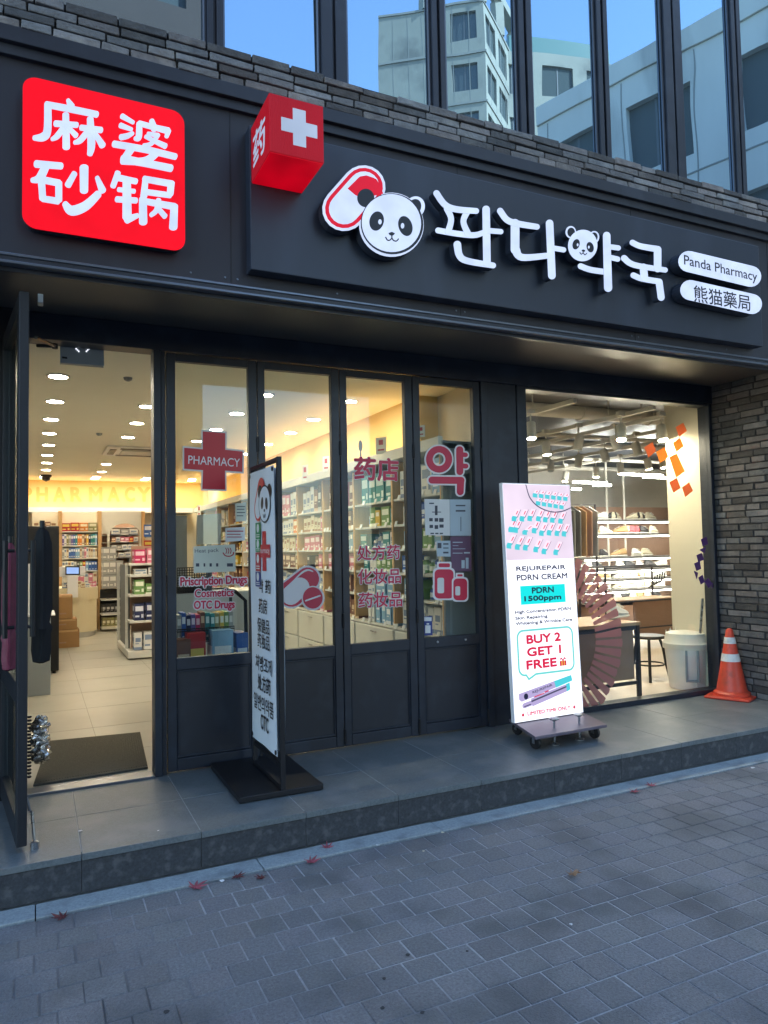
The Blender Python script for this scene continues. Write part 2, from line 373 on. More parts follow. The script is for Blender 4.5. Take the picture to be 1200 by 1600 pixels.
def textmesh(body):
    if body in TXT: return TXT[body]
    c = bpy.data.curves.new('lettering', 'FONT'); c.body = body; c.size = 1; c.resolution_u = 6
    o = bpy.data.objects.new('lettering', c); COL.objects.link(o)
    me = bpy.data.meshes.new_from_object(o.evaluated_get(bpy.context.evaluated_depsgraph_get()))
    vs = [(v.co.x, v.co.y) for v in me.vertices]; fs = [tuple(p.vertices) for p in me.polygons]
    bpy.data.objects.remove(o); bpy.data.curves.remove(c); bpy.data.meshes.remove(me)
    TXT[body] = (vs, fs); return TXT[body]
def text(mb, fr, tr, body, p0, p1, hpx, d, bold=0, th=.0004):
    """lettering whose ink box has its lower corners at p0, p1 and the ink height hpx (pixels, at p0)"""
    vs, fs = textmesh(body)
    a0, a1 = fr.px(*tr(*p0)), fr.px(*tr(*p1)); at = fr.px(*tr(p0[0], p0[1]-hpx))
    x0, x1 = min(v[0] for v in vs), max(v[0] for v in vs); y0, y1 = min(v[1] for v in vs), max(v[1] for v in vs)
    ux, uy = a1[0]-a0[0], a1[1]-a0[1]; L = math.hypot(ux, uy); ux /= L; uy /= L
    h = math.hypot(at[0]-a0[0], at[1]-a0[1]); sx = L/(x1-x0); sy = h/(y1-y0)
    offs = [(0, 0)] if not bold else [(0, 0)]+[(bold*h*math.cos(t), bold*h*math.sin(t)) for t in [2*math.pi*k/8 for k in range(8)]]
    for k, (ox, oy) in enumerate(offs):
        pts = []
        for x, y in vs:
            X = (x-x0)*sx+ox; Y = (y-y0)*sy+oy
            pts.append(fr.pt(a0[0]+ux*X-uy*Y, a0[1]+uy*X+ux*Y, d+th*k/9))
        mb.add(pts, fs)
def rrect(x0, y0, x1, y1, r, n=6):
    out = []
    for cx, cy, a in ((x1-r, y0+r, -90), (x1-r, y1-r, 0), (x0+r, y1-r, 90), (x0+r, y0+r, 180)):
        for k in range(n+1):
            t = math.radians(a+90*k/n); out.append((cx+r*math.cos(t), cy+r*math.sin(t)))
    return out
def quadmap(c0, c1, c2, c3):               # bilinear map from unit square (x right, y down) to pixels: TL TR BR BL
    return lambda u, v: tuple((1-u)*(1-v)*c0[i]+u*(1-v)*c1[i]+u*v*c2[i]+(1-u)*v*c3[i] for i in (0, 1))
# ================================================================== THE SETTING
YF, YG, ZP = 3.655, 4.70, .18            # platform front, glass plane, platform top
SOF, HEAD, CEIL = 2.98, 2.82, 2.93       # canopy soffit, door head, room ceiling
SKX = 5.62                                # side wall of the recess
# ---- ground
b = MB(); b.box(-70, 70, -3.2, 3.4905, -.3, -.0034); struct(b.build('ground', 'joint_sand'))
b = MB(); b.box(-70, 70, -14, -3.35, -.5, -.13); struct(b.build('road', 'asphalt'))
b = MB(); b.box(-70, 70, -3.345, -3.205, -.5, 0.0); struct(b.build('road_kerb', 'kerb_granite', bevel=.01))
b = MB(); b.box(-70, 70, -60, -14.05, -.4, .0); struct(b.build('far_pavement', 'asphalt'))
b = MB()
rw, rp, rd = .1435, .142, .0055
rows = int((3.498-(-.6))/rp)
random.seed(3)
for i in range(rows):
    y1 = 3.494-i*rp; sh = (.5 if i % 2 else 0)*rw + .009*math.sin(i*2.1)
    for k in range(-14, 66):
        x0 = k*rw+sh+.005; wj = random.uniform(-.0012, .0012)
        if abs(x0-y1*.5-.6) > 4.6: continue
        z = random.uniform(-.0007, .0007); tx = random.uniform(-.0006, .0006); ty = random.uniform(-.0006, .0006)
        g = random.choice((.90, .95, .98, 1.0, 1.0, 1.03, 1.08))*random.uniform(.97, 1.03); b.ti = (g*random.uniform(.98, 1.02), g, g*random.uniform(.98, 1.03))
        xa, xb, ya, yb = x0+rd/2+wj, x0+rw-rd/2+wj, y1-rp+rd/2, y1-rd/2
        c = .003
        t = [(xa+c, ya+c, z-tx-ty), (xb-c, ya+c, z+tx-ty), (xb-c, yb-c, z+tx+ty), (xa+c, yb-c, z-tx+ty)]
        m = [(xa, ya, z-.004-tx-ty), (xb, ya, z-.004+tx-ty), (xb, yb, z-.004+tx+ty), (xa, yb, z-.004-tx+ty)]
        lo = [(p[0], p[1], -.03) for p in m]
        vs = t+m+lo; fs = [(0, 1, 2, 3)]
        for a in range(4):
            c2 = (a+1) % 4; fs += [(4+a, 4+c2, c2, a), (8+a, 8+c2, 4+c2, 4+a)]
        b.add(vs, fs)
struct(b.build('pavement', 'paver'))
b = MB(); b.box(-70, 70, -3.2, -.62, -.1, -.002); struct(b.build('pavement', 'paver'))
b = MB(); x = -9.0
random.seed(5)
while x < 14:
    L = 1.0; b.box(x+.002, x+L-.002, 3.508, 3.645, -.2, .004+random.uniform(-.002, .002)); x += L
struct(b.build('kerb', 'kerb_granite', bevel=.004))
b = MB(); b.box(-9, 14, 3.491, 3.75, -.3, -.02); struct(b.build('ground', 'mortar'))
# ---- the stone platform in front of the shops: slabs with thin joints, a riser below a slight nosing
b = MB(); b.box(-9, 14, YF+.031, 4.66, -.3, ZP-.0012); plt = thing('stone_platform', 'dark granite platform step running below the whole shopfront', 'step', (2.5, 4.2, 0)); b.build('core', 'grout_pale', plt)
b = MB(); k = -16
while k < 24:
    x0 = .19+.54*k; b.box(x0+.0015, x0+.5385, YF, 4.182, ZP-.03, ZP+random.uniform(-.0006, .0006)); b.box(x0+.0015, x0+.5385, 4.1835, 4.72, ZP-.03, ZP+random.uniform(-.0006, .0006)); k += 1
b.build('paving', 'granite_dark', plt, bevel=.0015, seg=1)
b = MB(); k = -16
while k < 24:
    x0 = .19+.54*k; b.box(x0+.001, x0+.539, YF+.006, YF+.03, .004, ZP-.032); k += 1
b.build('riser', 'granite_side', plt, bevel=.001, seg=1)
# ---- the building front
bld = thing('shop_building', 'dark navy metal shopfront building with rough grey brick band and upper windows', 'building', (2.5, YG, 0))
b = MB(); b.box(-9, 14, 3.672, 3.72, 2.90, 3.86); b.build('fascia_board', 'navy_panel', bld)
b = MB(); b.box(-9, 14, 3.72, 4.9, SOF, SOF+.05); b.build('soffit', 'soffit_metal', bld)
b = MB()
for x in (-1.45, .905, 2.3, 3.7, 5.1):
    b.box(x, x+.004, 3.6695, 3.6719, 2.935, 3.858)
pieces(b, 'panel_seam', 'black_metal', bld)
b = MB()
for x in (-.2, .70, .875, .94, 1.5, 2.27, 2.33, 3.67, 3.73, 4.6, 5.07):
    b.lathe([(.006, 0), (.005, .003), (0, .003)], (x, 3.6718, 2.965), 8, (0, -1, 0))
pieces(b, 'screw_head', 'trim_steel', bld)
# lower lip with two steel lines
b = MB(); b.box(-9, 14, 3.655, 3.70, 2.918, 2.932); b.box(-9, 14, 3.648, 3.70, 2.880, 2.894); b.build('steel_trim', 'trim_steel', bld, bevel=.003)
b = MB(); b.box(-9, 14, 3.662, 3.719, 2.895, 2.917); b.box(-9, 14, 3.70, 3.719, 2.86, SOF+.02); b.build('fascia_lip', 'navy_metal', bld)
# upper ledge under the bricks
b = MB(); b.box(-9, 14, 3.645, 3.719, 3.86, 3.91); b.box(-9, 14, 3.62, 3.719, 3.911, 3.985); b.build('fascia_ledge', 'navy_metal', bld, bevel=.003)
def bricks(b, place, u0, u1, v0, courses, ch, bl, gap=.012, depth=.09, dj=.006, top_ragged=False, light=1.0):
    for r in range(courses):
        u = u0-(bl*.5 if r % 2 else 0)-random.uniform(0, .06)
        while u < u1:
            L = bl*random.choice((.62, .9, 1, 1, 1.05, 1.1)); a, c = max(u, u0), min(u+L-gap, u1)
            if c-a > .02:
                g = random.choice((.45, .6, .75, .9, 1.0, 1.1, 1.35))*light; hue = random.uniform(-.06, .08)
                b.ti = (g*(1+hue), g, g*(1-hue*.6))
                d = random.uniform(-dj, dj); va = v0+r*ch; vb = va+ch-gap+random.uniform(-.002, .002)
                if top_ragged and r == courses-1: vb += random.uniform(-.006, .008)
                n = 4; vs = []; j = lambda s: random.uniform(-s, s)     # chipped, uneven face
                for (uu, vv) in ((a, va), (c, va), (c, vb), (a, vb)): vs.append(place(uu+j(.003), vv+j(.0025), d+j(.003)))
                for (uu, vv) in ((a, va), (c, va), (c, vb), (a, vb)): vs.append(place(uu, vv, -depth))
                b.add(vs, [(0, 1, 2, 3), (0, 4, 5, 1), (1, 5, 6, 2), (2, 6, 7, 3), (3, 7, 4, 0)])
            u += L
random.seed(11)
b = MB(); bricks(b, lambda u, v, d: (u, 3.622-d, v), -3, 8, 3.984, 4, .0472, .215, top_ragged=True, depth=.12, gap=.009, light=.92)
o = b.build('brick_parapet', 'brick', bld, bevel=.004, seg=2)
b = MB(); b.box(-3, 8, 3.64, 3.80, 3.986, 4.168); b.build('parapet_mortar', 'mortar', bld)
# right side wall of the recess and the pier front
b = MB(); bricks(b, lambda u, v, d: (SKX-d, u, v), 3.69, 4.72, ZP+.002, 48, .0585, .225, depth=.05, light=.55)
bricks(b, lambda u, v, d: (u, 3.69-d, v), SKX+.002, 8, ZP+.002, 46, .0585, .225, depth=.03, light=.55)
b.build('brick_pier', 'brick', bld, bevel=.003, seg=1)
b = MB(); b.box(SKX+.008, 8, 3.705, 4.9, 0.1, SOF-.002); b.build('pier_mortar', 'mortar', bld)
# left dark pier beyond the open door
b = MB(); b.box(-9, -.46, 4.55, 4.9, ZP, SOF-.001); b.box(-.46, -.115, 4.64, 5.6, ZP, SOF-.001); b.box(-.58, -.50, 4.50, 4.549, ZP, SOF-.002); b.build('left_pier', 'black_metal', bld, bevel=.004)
# ---- header and posts on the glass plane
b = MB()
b.box(-.114, SKX, 4.66, 4.80, HEAD, SOF-.001)
b.box(.655, .70, 4.655, 4.79, ZP, HEAD-.001); b.box(.70, .727, 4.67, 4.78, ZP, HEAD-.001)
b.box(3.085, 3.14, 4.66, 4.79, ZP, HEAD-.001); b.box(3.14, 3.42, 4.672, 4.79, ZP, HEAD-.001)
b.build('header_and_posts', 'door_metal', bld, bevel=.004)
b = MB(); b.box(3.33, 3.40, 4.80, 15, ZP, CEIL); struct(b.build('partition', 'wall_paint'))
# ---- the four folding glass doors
px4 = [(.735, 1.32, .790, 1.262), (1.325, 1.91, 1.374, 1.852), (1.915, 2.49, 1.968, 2.43), (2.495, 3.08, 2.553, 3.022)]
for i, (x0, x1, g0, g1) in enumerate(px4):
    b = MB(); zb, zt, gb, gt = ZP+.012, HEAD-.006, .885, 2.765
    b.box(x0, g0, 4.675, 4.725, zb, zt); b.box(g1, x1, 4.675, 4.725, zb, zt)
    b.box(g0, g1, 4.676, 4.724, zb, zb+.075); b.box(g0, g1, 4.676, 4.724, gb-.075, gb); b.box(g0, g1, 4.676, 4.724, gt, zt)
    d = b.build('folding_door', 'door_metal', bld, bevel=.004)
    d['label'] = 'dark navy folding door leaf with tall glass above a solid panel'
    b = MB(); b.box(g0+.001, g1-.001, 4.693, 4.707, zb+.076, gb-.076); b.build('lower_panel', 'navy_metal', d)
    b = MB(); z0, z1 = zb+.078, gb-.078; e = .012
    b.box(g0+.002, g1-.002, 4.682, 4.692, z0, z0+e); b.box(g0+.002, g1-.002, 4.682, 4.692, z1-e, z1); b.box(g0+.002, g0+e, 4.682, 4.692, z0+e+.001, z1-e-.001); b.box(g1-e, g1-.002, 4.682, 4.692, z0+e+.001, z1-e-.001)
    b.build('panel_bead', 'door_metal', d, bevel=.003)
    b = MB(); b.box(g0, g1, 4.70, 4.706, gb, gt); b.build('pane', 'shop_glass', d)
    b = MB()
    for z in (zb+.02, 1.0, 2.2): b.tube([(x1+.002, 4.668, z), (x1+.002, 4.668, z+.10)], .009, 8)
    pieces(b, 'hinge', 'black_metal', d)
    if i == 3:
        b = MB()
        for xx in (2.66, 2.90): b.lathe([(0, 0), (.009, 0), (.008, .006), (0, .008)], (xx, 4.675, .85), 10, (0, -1, 0))
        pieces(b, 'bolt', 'steel', d)
# ---- shop window
wx0, wx1, wz0, wz1 = 3.515, 5.57, .222, 2.792
b = MB(); b.box(3.425, wx0, 4.664, 4.79, ZP+.001, HEAD-.001); b.box(wx1, SKX-.012, 4.664, 4.79, ZP+.001, HEAD-.001); b.box(wx0, wx1, 4.665, 4.785, ZP+.001, wz0); b.box(wx0, wx1, 4.665, 4.785, wz1, HEAD-.001)
win = b.build('shop_window', 'door_metal', bld, bevel=.004)
b = MB(); b.box(wx0, wx1, 4.70, 4.708, wz0, wz1); b.build('pane', 'shop_glass', win)
# ---- open door at the left: stile nearest, hinge back at the jamb
hp, lp = V((-.165, 4.70, 0)), V((-.058, 3.79, 0)); dv = (lp-hp).normalized(); dn = V((dv.y, -dv.x, 0)); W = (lp-hp).length
dn = V((-dv.y, dv.x, 0));  dn = dn if dn.x > 0 else -dn
def leaf(b, a0, a1, z0, z1, t=.022, off=0): b.cbox(hp+dv*((a0+a1)/2)+dn*off+V((0, 0, (z0+z1)/2)), dv, dn, (0, 0, 1), (a1-a0)/2, t, (z1-z0)/2)
zb, zt = ZP+.03, 2.47
zt = P(46, 456, 'Y', 3.79).z
b = MB(); leaf(b, 0, .07, zb, zt); leaf(b, W-.075, W, zb, zt); leaf(b, .0701, W-.0751, zb, zb+.11); leaf(b, .0701, W-.0751, zt-.08, zt); leaf(b, .0701, W-.0751, .85, .95)
od = b.build('entrance_door', 'door_black', bld, bevel=.004); od['label'] = 'open glass entrance door seen nearly edge on, hung with umbrellas'
b = MB(); leaf(b, .07, W-.075, .951, zt-.081, .004); leaf(b, .07, W-.075, zb+.111, .849, .004); b.build('pane', 'shop_glass', od)
hz = 1.25
b = MB()
for s in (1, -1):
    c = hp+dv*(W-.17)+dn*(.06*s); b.tube([c+V((0, 0, 1.15)), c+V((0, 0, 1.62))], .012, 10)
    for z in (1.2, 1.57): b.tube([hp+dv*(W-.17)+dn*(.02*s)+V((0, 0, z)), c+V((0, 0, z))], .009, 8)
b.build('handle', 'black_metal', od, smooth=True)
b = MB(); c = P(245/4+2, 360+435/4, 'Y', 3.86); b.cbox(c, (1, 0, 0), (0, 1, 0), (0, 0, 1), .012, .03, .022); b.build('top_pivot', 'grey_plastic', od, bevel=.003)
b = MB(); c0, c1, c2 = P(56, 527, 'Y', 4.25), P(86, 541, 'Y', 4.55), P(58, 540, 'Y', 4.62)
b.tube([c0, c1], .010, 8); b.tube([c1, c2], .010, 8); b.lathe([(.016, -.014), (.016, .014)], c1, 12); b.build('closer_arm', 'black_metal', od)
b = MB(); ft = P(54, 1326, 'Z', ZP); lo = hp+dv*(W-.03)
b.tube([lo+dn*.024+V((0, 0, .42)), lo+dn*.035+V((0, 0, .36)), ft+V((-.012, .03, .16)), ft+V((0, 0, .03))], .006, 8); b.lathe([(.018, 0), (.018, .03), (.010, .036)], ft, 14)
b.build('door_stop', 'steel', od, smooth=True)
# threshold
b = MB(); b.box(-.113, .654, 4.64, 4.75, ZP-.01, ZP+.014); b.box(-.113, .654, 4.751, 4.80, ZP-.01, ZP+.006); b.build('threshold', 'trim_steel', bld, bevel=.003)
# ---- upper storey: windows with dark frames, the wall carries on far above
def mull(xa, xb, y, z): return (P(xa, y, 'Y', 3.74).x, P(xb, y, 'Y', 3.74).x)
ms = [mull(*m) for m in ((322, 351, 62, 0), (502, 546, 122, 0), (677, 702, 165, 0), (815, 839, 205, 0), (940, 960, 240, 0), (1047, 1077, 270, 0), (1155, 1172, 300, 0))]
ms = [(-1.9, -1.75), (-.55, -.42)]+ms+[(5.75, 5.86), (6.6, 6.75)]
random.seed(2)
for i, (a, c) in enumerate(ms):
    b = MB(); m_ = (a+c)/2
    b.box(a, c, 3.772, 3.86, 4.168, 8.0); b.box(a+.010, m_-.010, 3.752, 3.771, 4.168, 8.0); b.box(m_+.010, c-.010, 3.752, 3.771, 4.168, 8.0)
    u = b.build('upper_window', 'navy_metal', bld, bevel=.003)
    if i+1 < len(ms):
        b = MB(); x0, x1 = c, ms[i+1][0]; t1, t2 = random.uniform(-.004, .004), random.uniform(-.003, .003)
        if i == 2: t1 = 0; t2 = .05
        b.hexa([(x0, 3.792+t1, 4.16), (x1, 3.792-t1, 4.16), (x1, 3.83, 4.16), (x0, 3.83, 4.16), (x0, 3.792+t1+t2, 8), (x1, 3.792-t1+t2, 8), (x1, 3.85, 8), (x0, 3.85, 8)])
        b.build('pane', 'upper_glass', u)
        b = MB(); b.box(x0+.001, x0+.010, 3.774, 3.785, 4.168, 8); b.box(x1-.010, x1-.001, 3.774, 3.785, 4.168, 8); pieces(b, 'glazing_bead', 'trim_steel', u)
b = MB(); b.box(-9, 14, 3.9, 4.4, 4.0, 20); b.box(-9, 14, 4.41, 15.2, SOF+.06, 3.4); b.box(-24, 30, 3.70, 4.4, 8.01, 20); b.build('upper_wall', 'navy_metal', bld)  # unseen wall above, sized so its shadow covers the street
b = MB(); b.box(-9, 14, 4.401, 22, 14.2, 14.5); b.build('roof', 'navy_metal', bld)

# ================================================================== PHARMACY ROOM
PX0, PX1, PB = -1.7, 3.33, 14.85
b = MB(); b.box(PX0, 3.33, 4.752, PB, ZP-.05, ZP+.002); pfl = struct(b.build('pharmacy_floor', 'interior_floor'))
b = MB()
for k in range(12): b.box(PX0, 2.8, 5.4+k*.8, 5.404+k*.8, ZP+.002, ZP+.0026)
for k in range(6): b.box(-1.2+.8*k, -1.196+.8*k, 4.81, PB, ZP+.0026, ZP+.0031)
b.build('floor_joint', 'grout', pfl)
b = MB(); b.box(PX0-.1, 3.33, 4.80, PB+.1, CEIL, CEIL+.05); struct(b.build('pharmacy_ceiling', 'ceiling_paint'))
b = MB(); b.box(PX0-.1, PX0, 4.8, PB, ZP, CEIL); struct(b.build('left_wall', 'wall_paint'))
b = MB(); b.box(PX0-.1, 3.33, PB, PB+.1, ZP, CEIL); struct(b.build('back_wall', 'wall_cream'))
b = MB(); b.box(3.14, 3.329, 5.75, PB, 2.39, CEIL); b.box(PX0, 3.139, PB-.02, PB-.001, 2.39, CEIL-.001); struct(b.build('cove_wall', 'cove_glow_tint'))  # thin back wall panel added to hold the glow tint
# cove valances: white shelf edges with a warm led strip lying behind them
VZ = 2.385
cv = thing('cove_light', 'white cove ledge with warm yellow light along the right wall', 'cove light', (2.9, 9, VZ), 'warm cove lighting')
b = MB(); b.box(2.80, 2.84, 4.84, PB-.35, VZ-.07, VZ+.02); b.box(2.841, 3.139, 4.84, PB-.35, VZ-.07, VZ-.03); b.build('ledge', 'shelf_white', cv)
b = MB(); b.box(2.88, 2.90, 5.7, PB-.5, VZ-.028, VZ-.015); b.build('led_strip', 'cove_led', cv)
cv = thing('cove_light', 'white cove ledge with warm yellow light across the back wall', 'cove light', (1, PB-.3, VZ), 'warm cove lighting')
b = MB(); b.box(PX0, 2.80, PB-.34, PB-.30, VZ-.07, VZ+.02); b.box(PX0, 2.80, PB-.299, PB, VZ-.07, VZ-.03); b.build('ledge', 'shelf_white', cv)
b = MB(); b.box(PX0, 2.78, PB-.26, PB-.24, VZ-.028, VZ-.015); b.build('led_strip', 'cove_led', cv)
# raised letters on the cove wall
s = thing('wall_lettering', 'raised cream letters reading PHARMACY on the glowing back wall', 'lettering', (.8, PB, 2.6))
fb = FY(PB-.03); b = MB()
for ch, x0, x1 in (('H', 58, 74), ('A', 84, 101), ('R', 111, 127), ('M', 140, 159), ('A', 169, 186), ('C', 196, 210), ('Y', 216, 234)):
    text(b, fb, ID, ch, (x0, 783), (x1, 783), 21, .012, bold=.05)
text(b, fb, ID, 'P', (34, 783), (49, 783), 21, .012, bold=.05)
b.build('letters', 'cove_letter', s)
# ---- downlights
lrows = [[(91, 588), (86, 627), (80, 655), (77, 677), (76, 695), (74, 711), (73, 723), (72, 734), (69, 744), (68, 752)],
         [(230, 635), (214, 661), (200, 683), (166, 725), (159, 737), (151, 745), (145, 752)],
         [(370, 646), (338, 671), (308, 689), (229, 747), (219, 754), (300, 749), (289, 756)], [(546, 627), (490, 655), (454, 676), (417, 694), (383, 709)], [(414, 617)]]
lamps = []
for ri, row in enumerate(lrows):
    for (x, y) in row:
        p = P(x, y, 'Z', CEIL-.004)
        if p.y > PB-.5 or p.x > 2.75: p.y = min(p.y, PB-.6); p.x = min(p.x, 2.7)
        if p.y < 5.1: p.y = 5.1
        lamps.append((p, ri))
L0 = None; lamps_n = {}; ORD = ('first', 'second', 'third', 'fourth', 'fifth', 'sixth', 'seventh', 'eighth', 'ninth', 'tenth')
for p, ri in lamps:
    lb = '%s round ceiling light from the door in the %s row of the pharmacy ceiling' % (ORD[lamps_n.setdefault(ri, 0)], ('entrance', 'door side', 'middle', 'shelving side', 'short inner')[ri]); lamps_n[ri] += 1
    if L0 is None:
        L0 = thing('ceiling_light', lb, 'ceiling light', p, 'round pharmacy ceiling lights')
        b = MB(); b.lathe([(.085, -.006), (.085, .004), (.068, .004), (.068, -.006)], p, 24, closed=True); b.build('trim_ring', 'white_plastic', L0)
        b = MB(); b.lathe([(.066, -.003), (.066, .002)], p, 20); b.build('lens', 'lamp_white', L0)
    else: dup(L0, p, label=lb)
# ceiling cassette, camera, sensors
c = P(215, 704, 'Z', CEIL); t = thing('air_conditioner', 'square white ceiling air conditioner cassette with louvres', 'air conditioner', c)
b = MB(); b.box(c.x-.42, c.x+.42, c.y-.42, c.y+.42, CEIL-.03, CEIL-.001); b.build('cover', 'white_plastic', t, bevel=.01)
b = MB(); b.box(c.x-.22, c.x+.22, c.y-.22, c.y+.22, CEIL-.04, CEIL-.031); b.build('intake_grille', 'grey_plastic', t)
for dx, dy, hx, hy in ((0, .33, .25, .04), (0, -.33, .25, .04), (.33, 0, .04, .25), (-.33, 0, .04, .25)):
    b = MB(); b.cbox(c+V((dx, dy, -.034)), (1, 0, 0), (0, 1, 0), (0, 0, 1), hx, hy, .004); b.build('louvre', 'black_plastic', t)
c = P(72, 742, 'Z', CEIL); b = MB(); b.lathe([(.09, 0), (.09, -.03), (.07, -.05), (.06, -.09), (0, -.12)], c, 20)
tag(b.build('dome_camera', 'black_plastic', loc=c, smooth=True), 'small black dome camera on the ceiling by the left lights', 'camera')
for x, y, lb in ((200, 590, 'small dark ceiling sensor nearest the open doorway'), (155, 677, 'small dark ceiling sensor deeper in the pharmacy')):
    c = P(x, y, 'Z', CEIL); b = MB(); b.lathe([(.035, 0), (.03, -.02), (.012, -.03)], c, 12); tag(b.build('ceiling_sensor', 'grey_plastic', loc=c), lb, 'sensor')
# unit under the door head
f = FY(4.83); t = thing('door_sensor', 'flat grey unit hanging under the door head with tiny lights', 'sensor', P(128, 555, 'Y', 4.83))
b = MB(); poly(b, f, ID, [(95, 536), (162, 544), (162, 571), (95, 566)], -.05, 0); b.build('housing', 'grey_plastic', t, bevel=.003)
b = MB()
for x, y in ((119, 545), (121, 547), (123, 549), (135, 549), (137, 547), (139, 545)): poly(b, f, ID, [(x-.9, y-.9), (x+.9, y-.9), (x+.9, y+.9), (x-.9, y+.9)], .001, .003)
pieces(b, 'indicator_light', 'screen_white', t)
b = MB(); poly(b, f, ID, [(97, 557), (105, 558), (105, 561), (97, 560)], .001, .002); b.build('badge', 'ink_black', t)
# floor mat
q = [P(52, 1229, 'Z', ZP+.004), P(231, 1201, 'Z', ZP+.004), P(219, 1146, 'Z', ZP+.004), P(76, 1160, 'Z', ZP+.004)]
b = MB(); q[0].y = max(q[0].y, 4.81); q[1].y = max(q[1].y, 4.82)
b.hexa([p for p in q]+[p+V((0, 0, .012)) for p in q]); c = (q[0]+q[2])/2
for k in range(44):
    t0 = (k+.5)/44; a = q[0].lerp(q[1], t0); d = q[3].lerp(q[2], t0); a = a.lerp(d, .03); d = d.lerp(a, .03)
    m_ = (a+d)/2; v_ = (d-a).normalized(); b.cbox(m_+V((0, 0, .0135)), V((v_.y, -v_.x, 0)), v_, (0, 0, 1), .0036, (d-a).length/2, .0022)
tag(b.build('door_mat', 'mat_rubber', loc=c), 'dark ribbed door mat just inside the open doorway', 'door mat')
# ---- goods: one box of each kind, copied
PAL = {'white': ((218, 218, 214), (120, 140, 170)), 'cream': ((214, 204, 176), (150, 110, 80)), 'pink': ((206, 120, 142), (236, 220, 226)), 'magenta': ((190, 40, 96), (235, 200, 215)),
       'red': ((176, 34, 36), (230, 200, 90)), 'brown': ((120, 78, 58), (214, 190, 160)), 'orange': ((214, 128, 44), (240, 226, 200)), 'yellow': ((216, 180, 60), (240, 236, 220)),
       'green': ((110, 150, 84), (226, 232, 214)), 'teal': ((40, 132, 136), (214, 232, 230)), 'blue': ((48, 92, 166), (220, 228, 240)), 'sky blue': ((128, 172, 206), (236, 240, 244)),
       'navy': ((30, 40, 84), (210, 214, 226)), 'grey': ((150, 152, 150), (214, 214, 210)), 'olive': ((132, 130, 84), (222, 218, 196)), 'violet': ((104, 92, 156), (226, 220, 236)), 'black': ((34, 34, 36), (190, 190, 190))}
PB_ = {}
def proto(col, style):
    if (col, style) in PB_: return PB_[(col, style)]
    for sfx, c in (('body', PAL[col][0]), ('print', PAL[col][1])):
        n = 'goods_%s_%s' % (col.replace(' ', '_'), sfx)
        if n not in MATS: mat(n, c, .45, 0, .05, 9)
    B, Q = 'goods_%s_body' % col.replace(' ', '_'), 'goods_%s_print' % col.replace(' ', '_')
    b = MB(); f = Fr((0, -.5, 0), (1, 0, 0), (0, 0, 1)); s = Fr((-.5, 0, 0), (0, -1, 0), (0, 0, 1))
    if style == 'bottle':
        b.lathe([(.42, 0), (.46, .02), (.46, .62), (.40, .70), (.2, .76), (.2, .80)], (0, 0, 0), 14); b.mi = 1; b.lathe([(.25, .80), (.25, 1.0)], (0, 0, 0), 12)
        b.lathe([(.468, .18), (.468, .5)], (0, 0, 0), 14)
    else:
        b.box(-.5, .5, -.5, .5, 0, 1); b.mi = 1
        rs = {'book': [(-.36, .62, .36, .86), (-.3, .12, .3, .2)], 'box': [(-.5, .0, .5, .16), (-.34, .46, .34, .70), (-.34, .34, .1, .39)], 'carton': [(-.4, .56, .4, .86), (-.42, .2, .0, .3), (.2, .16, .42, .38)]}[style]
        for x0, z0, x1, z1 in rs:
            for fr in (f, s): b.prism(fr, [(x0, z0), (x1, z0), (x1, z1), (x0, z1)], 0, .006)
    o = b.build('product_bottle' if style == 'bottle' else 'product_box', [B, Q], loc=(0, 0, 0), smooth=(style == 'bottle'))
    PB_[(col, style)] = [o, False]; return PB_[(col, style)]
NG = [0]
def goods(col, style, x, y, z, wd, dp, h, rz, label, group, jit=.03):
    pr = proto(col, style); o = pr[0]
    if pr[1]: o = o.copy(); COL.objects.link(o)
    pr[1] = True; NG[0] += 1
    o.location = (x, y, z); o.rotation_euler = (0, 0, rz+random.uniform(-jit, jit)); o.scale = (wd, dp, h)
    tag(o, label, 'bottle' if style == 'bottle' else 'box', group)
# ---- long shelving along the right wall
random.seed(21)
SX = 2.85
sh = thing('wall_shelving', 'long pale wood and white shelving full of goods along the side wall', 'shelving', (3.0, 9.6, ZP))
zs = [P(590, y, 'X', SX).z for y in (974, 930, 893, 858, 822, 784)]
Y0, Y1 = 4.87, 14.4
b = MB(); b.box(SX+.26, SX+.275, Y0, Y1, ZP, 2.34); b.build('back_panel', 'wall_paint', sh)
b = MB(); b.box(SX-.02, 3.32, Y0-.03, Y0-.001, ZP, 2.375); b.box(2.86, 3.32, Y0, 5.75, 2.356, 2.376); b.build('end_panel', 'grey_panel', sh)
nb = 11; by = [Y0+(Y1-Y0)*k/nb for k in range(nb+1)]
for k, y in enumerate(by):
    b = MB(); b.box(SX-.012, SX+.259, y, y+.03, zs[0]+.03 if 0 < k else ZP, 2.31); b.build('upright', 'wood_light', sh)
names = ('lowest', 'second', 'third', 'fourth', 'fifth', 'top')
for i, z in enumerate(zs):
    b = MB(); b.box(SX, SX+.258, Y0+.031, Y1, z-.02, z); s_ = b.build('shelf', 'shelf_white', sh)
    b = MB(); y = Y0+.1
    while y < Y1-.2:
        wd = random.uniform(.035, .06)
        if random.random() < .72: b.hexa([(SX-.012, y, z-.012), (SX-.002, y, z-.012), (SX-.002, y+wd, z-.012), (SX-.012, y+wd, z-.012), (SX+.001, y, z+.03), (SX+.006, y, z+.03), (SX+.006, y+wd, z+.03), (SX+.001, y+wd, z+.03)])
        y += wd+random.uniform(.03, .22)
    b.build('price_tags', 'paper_white', s_)
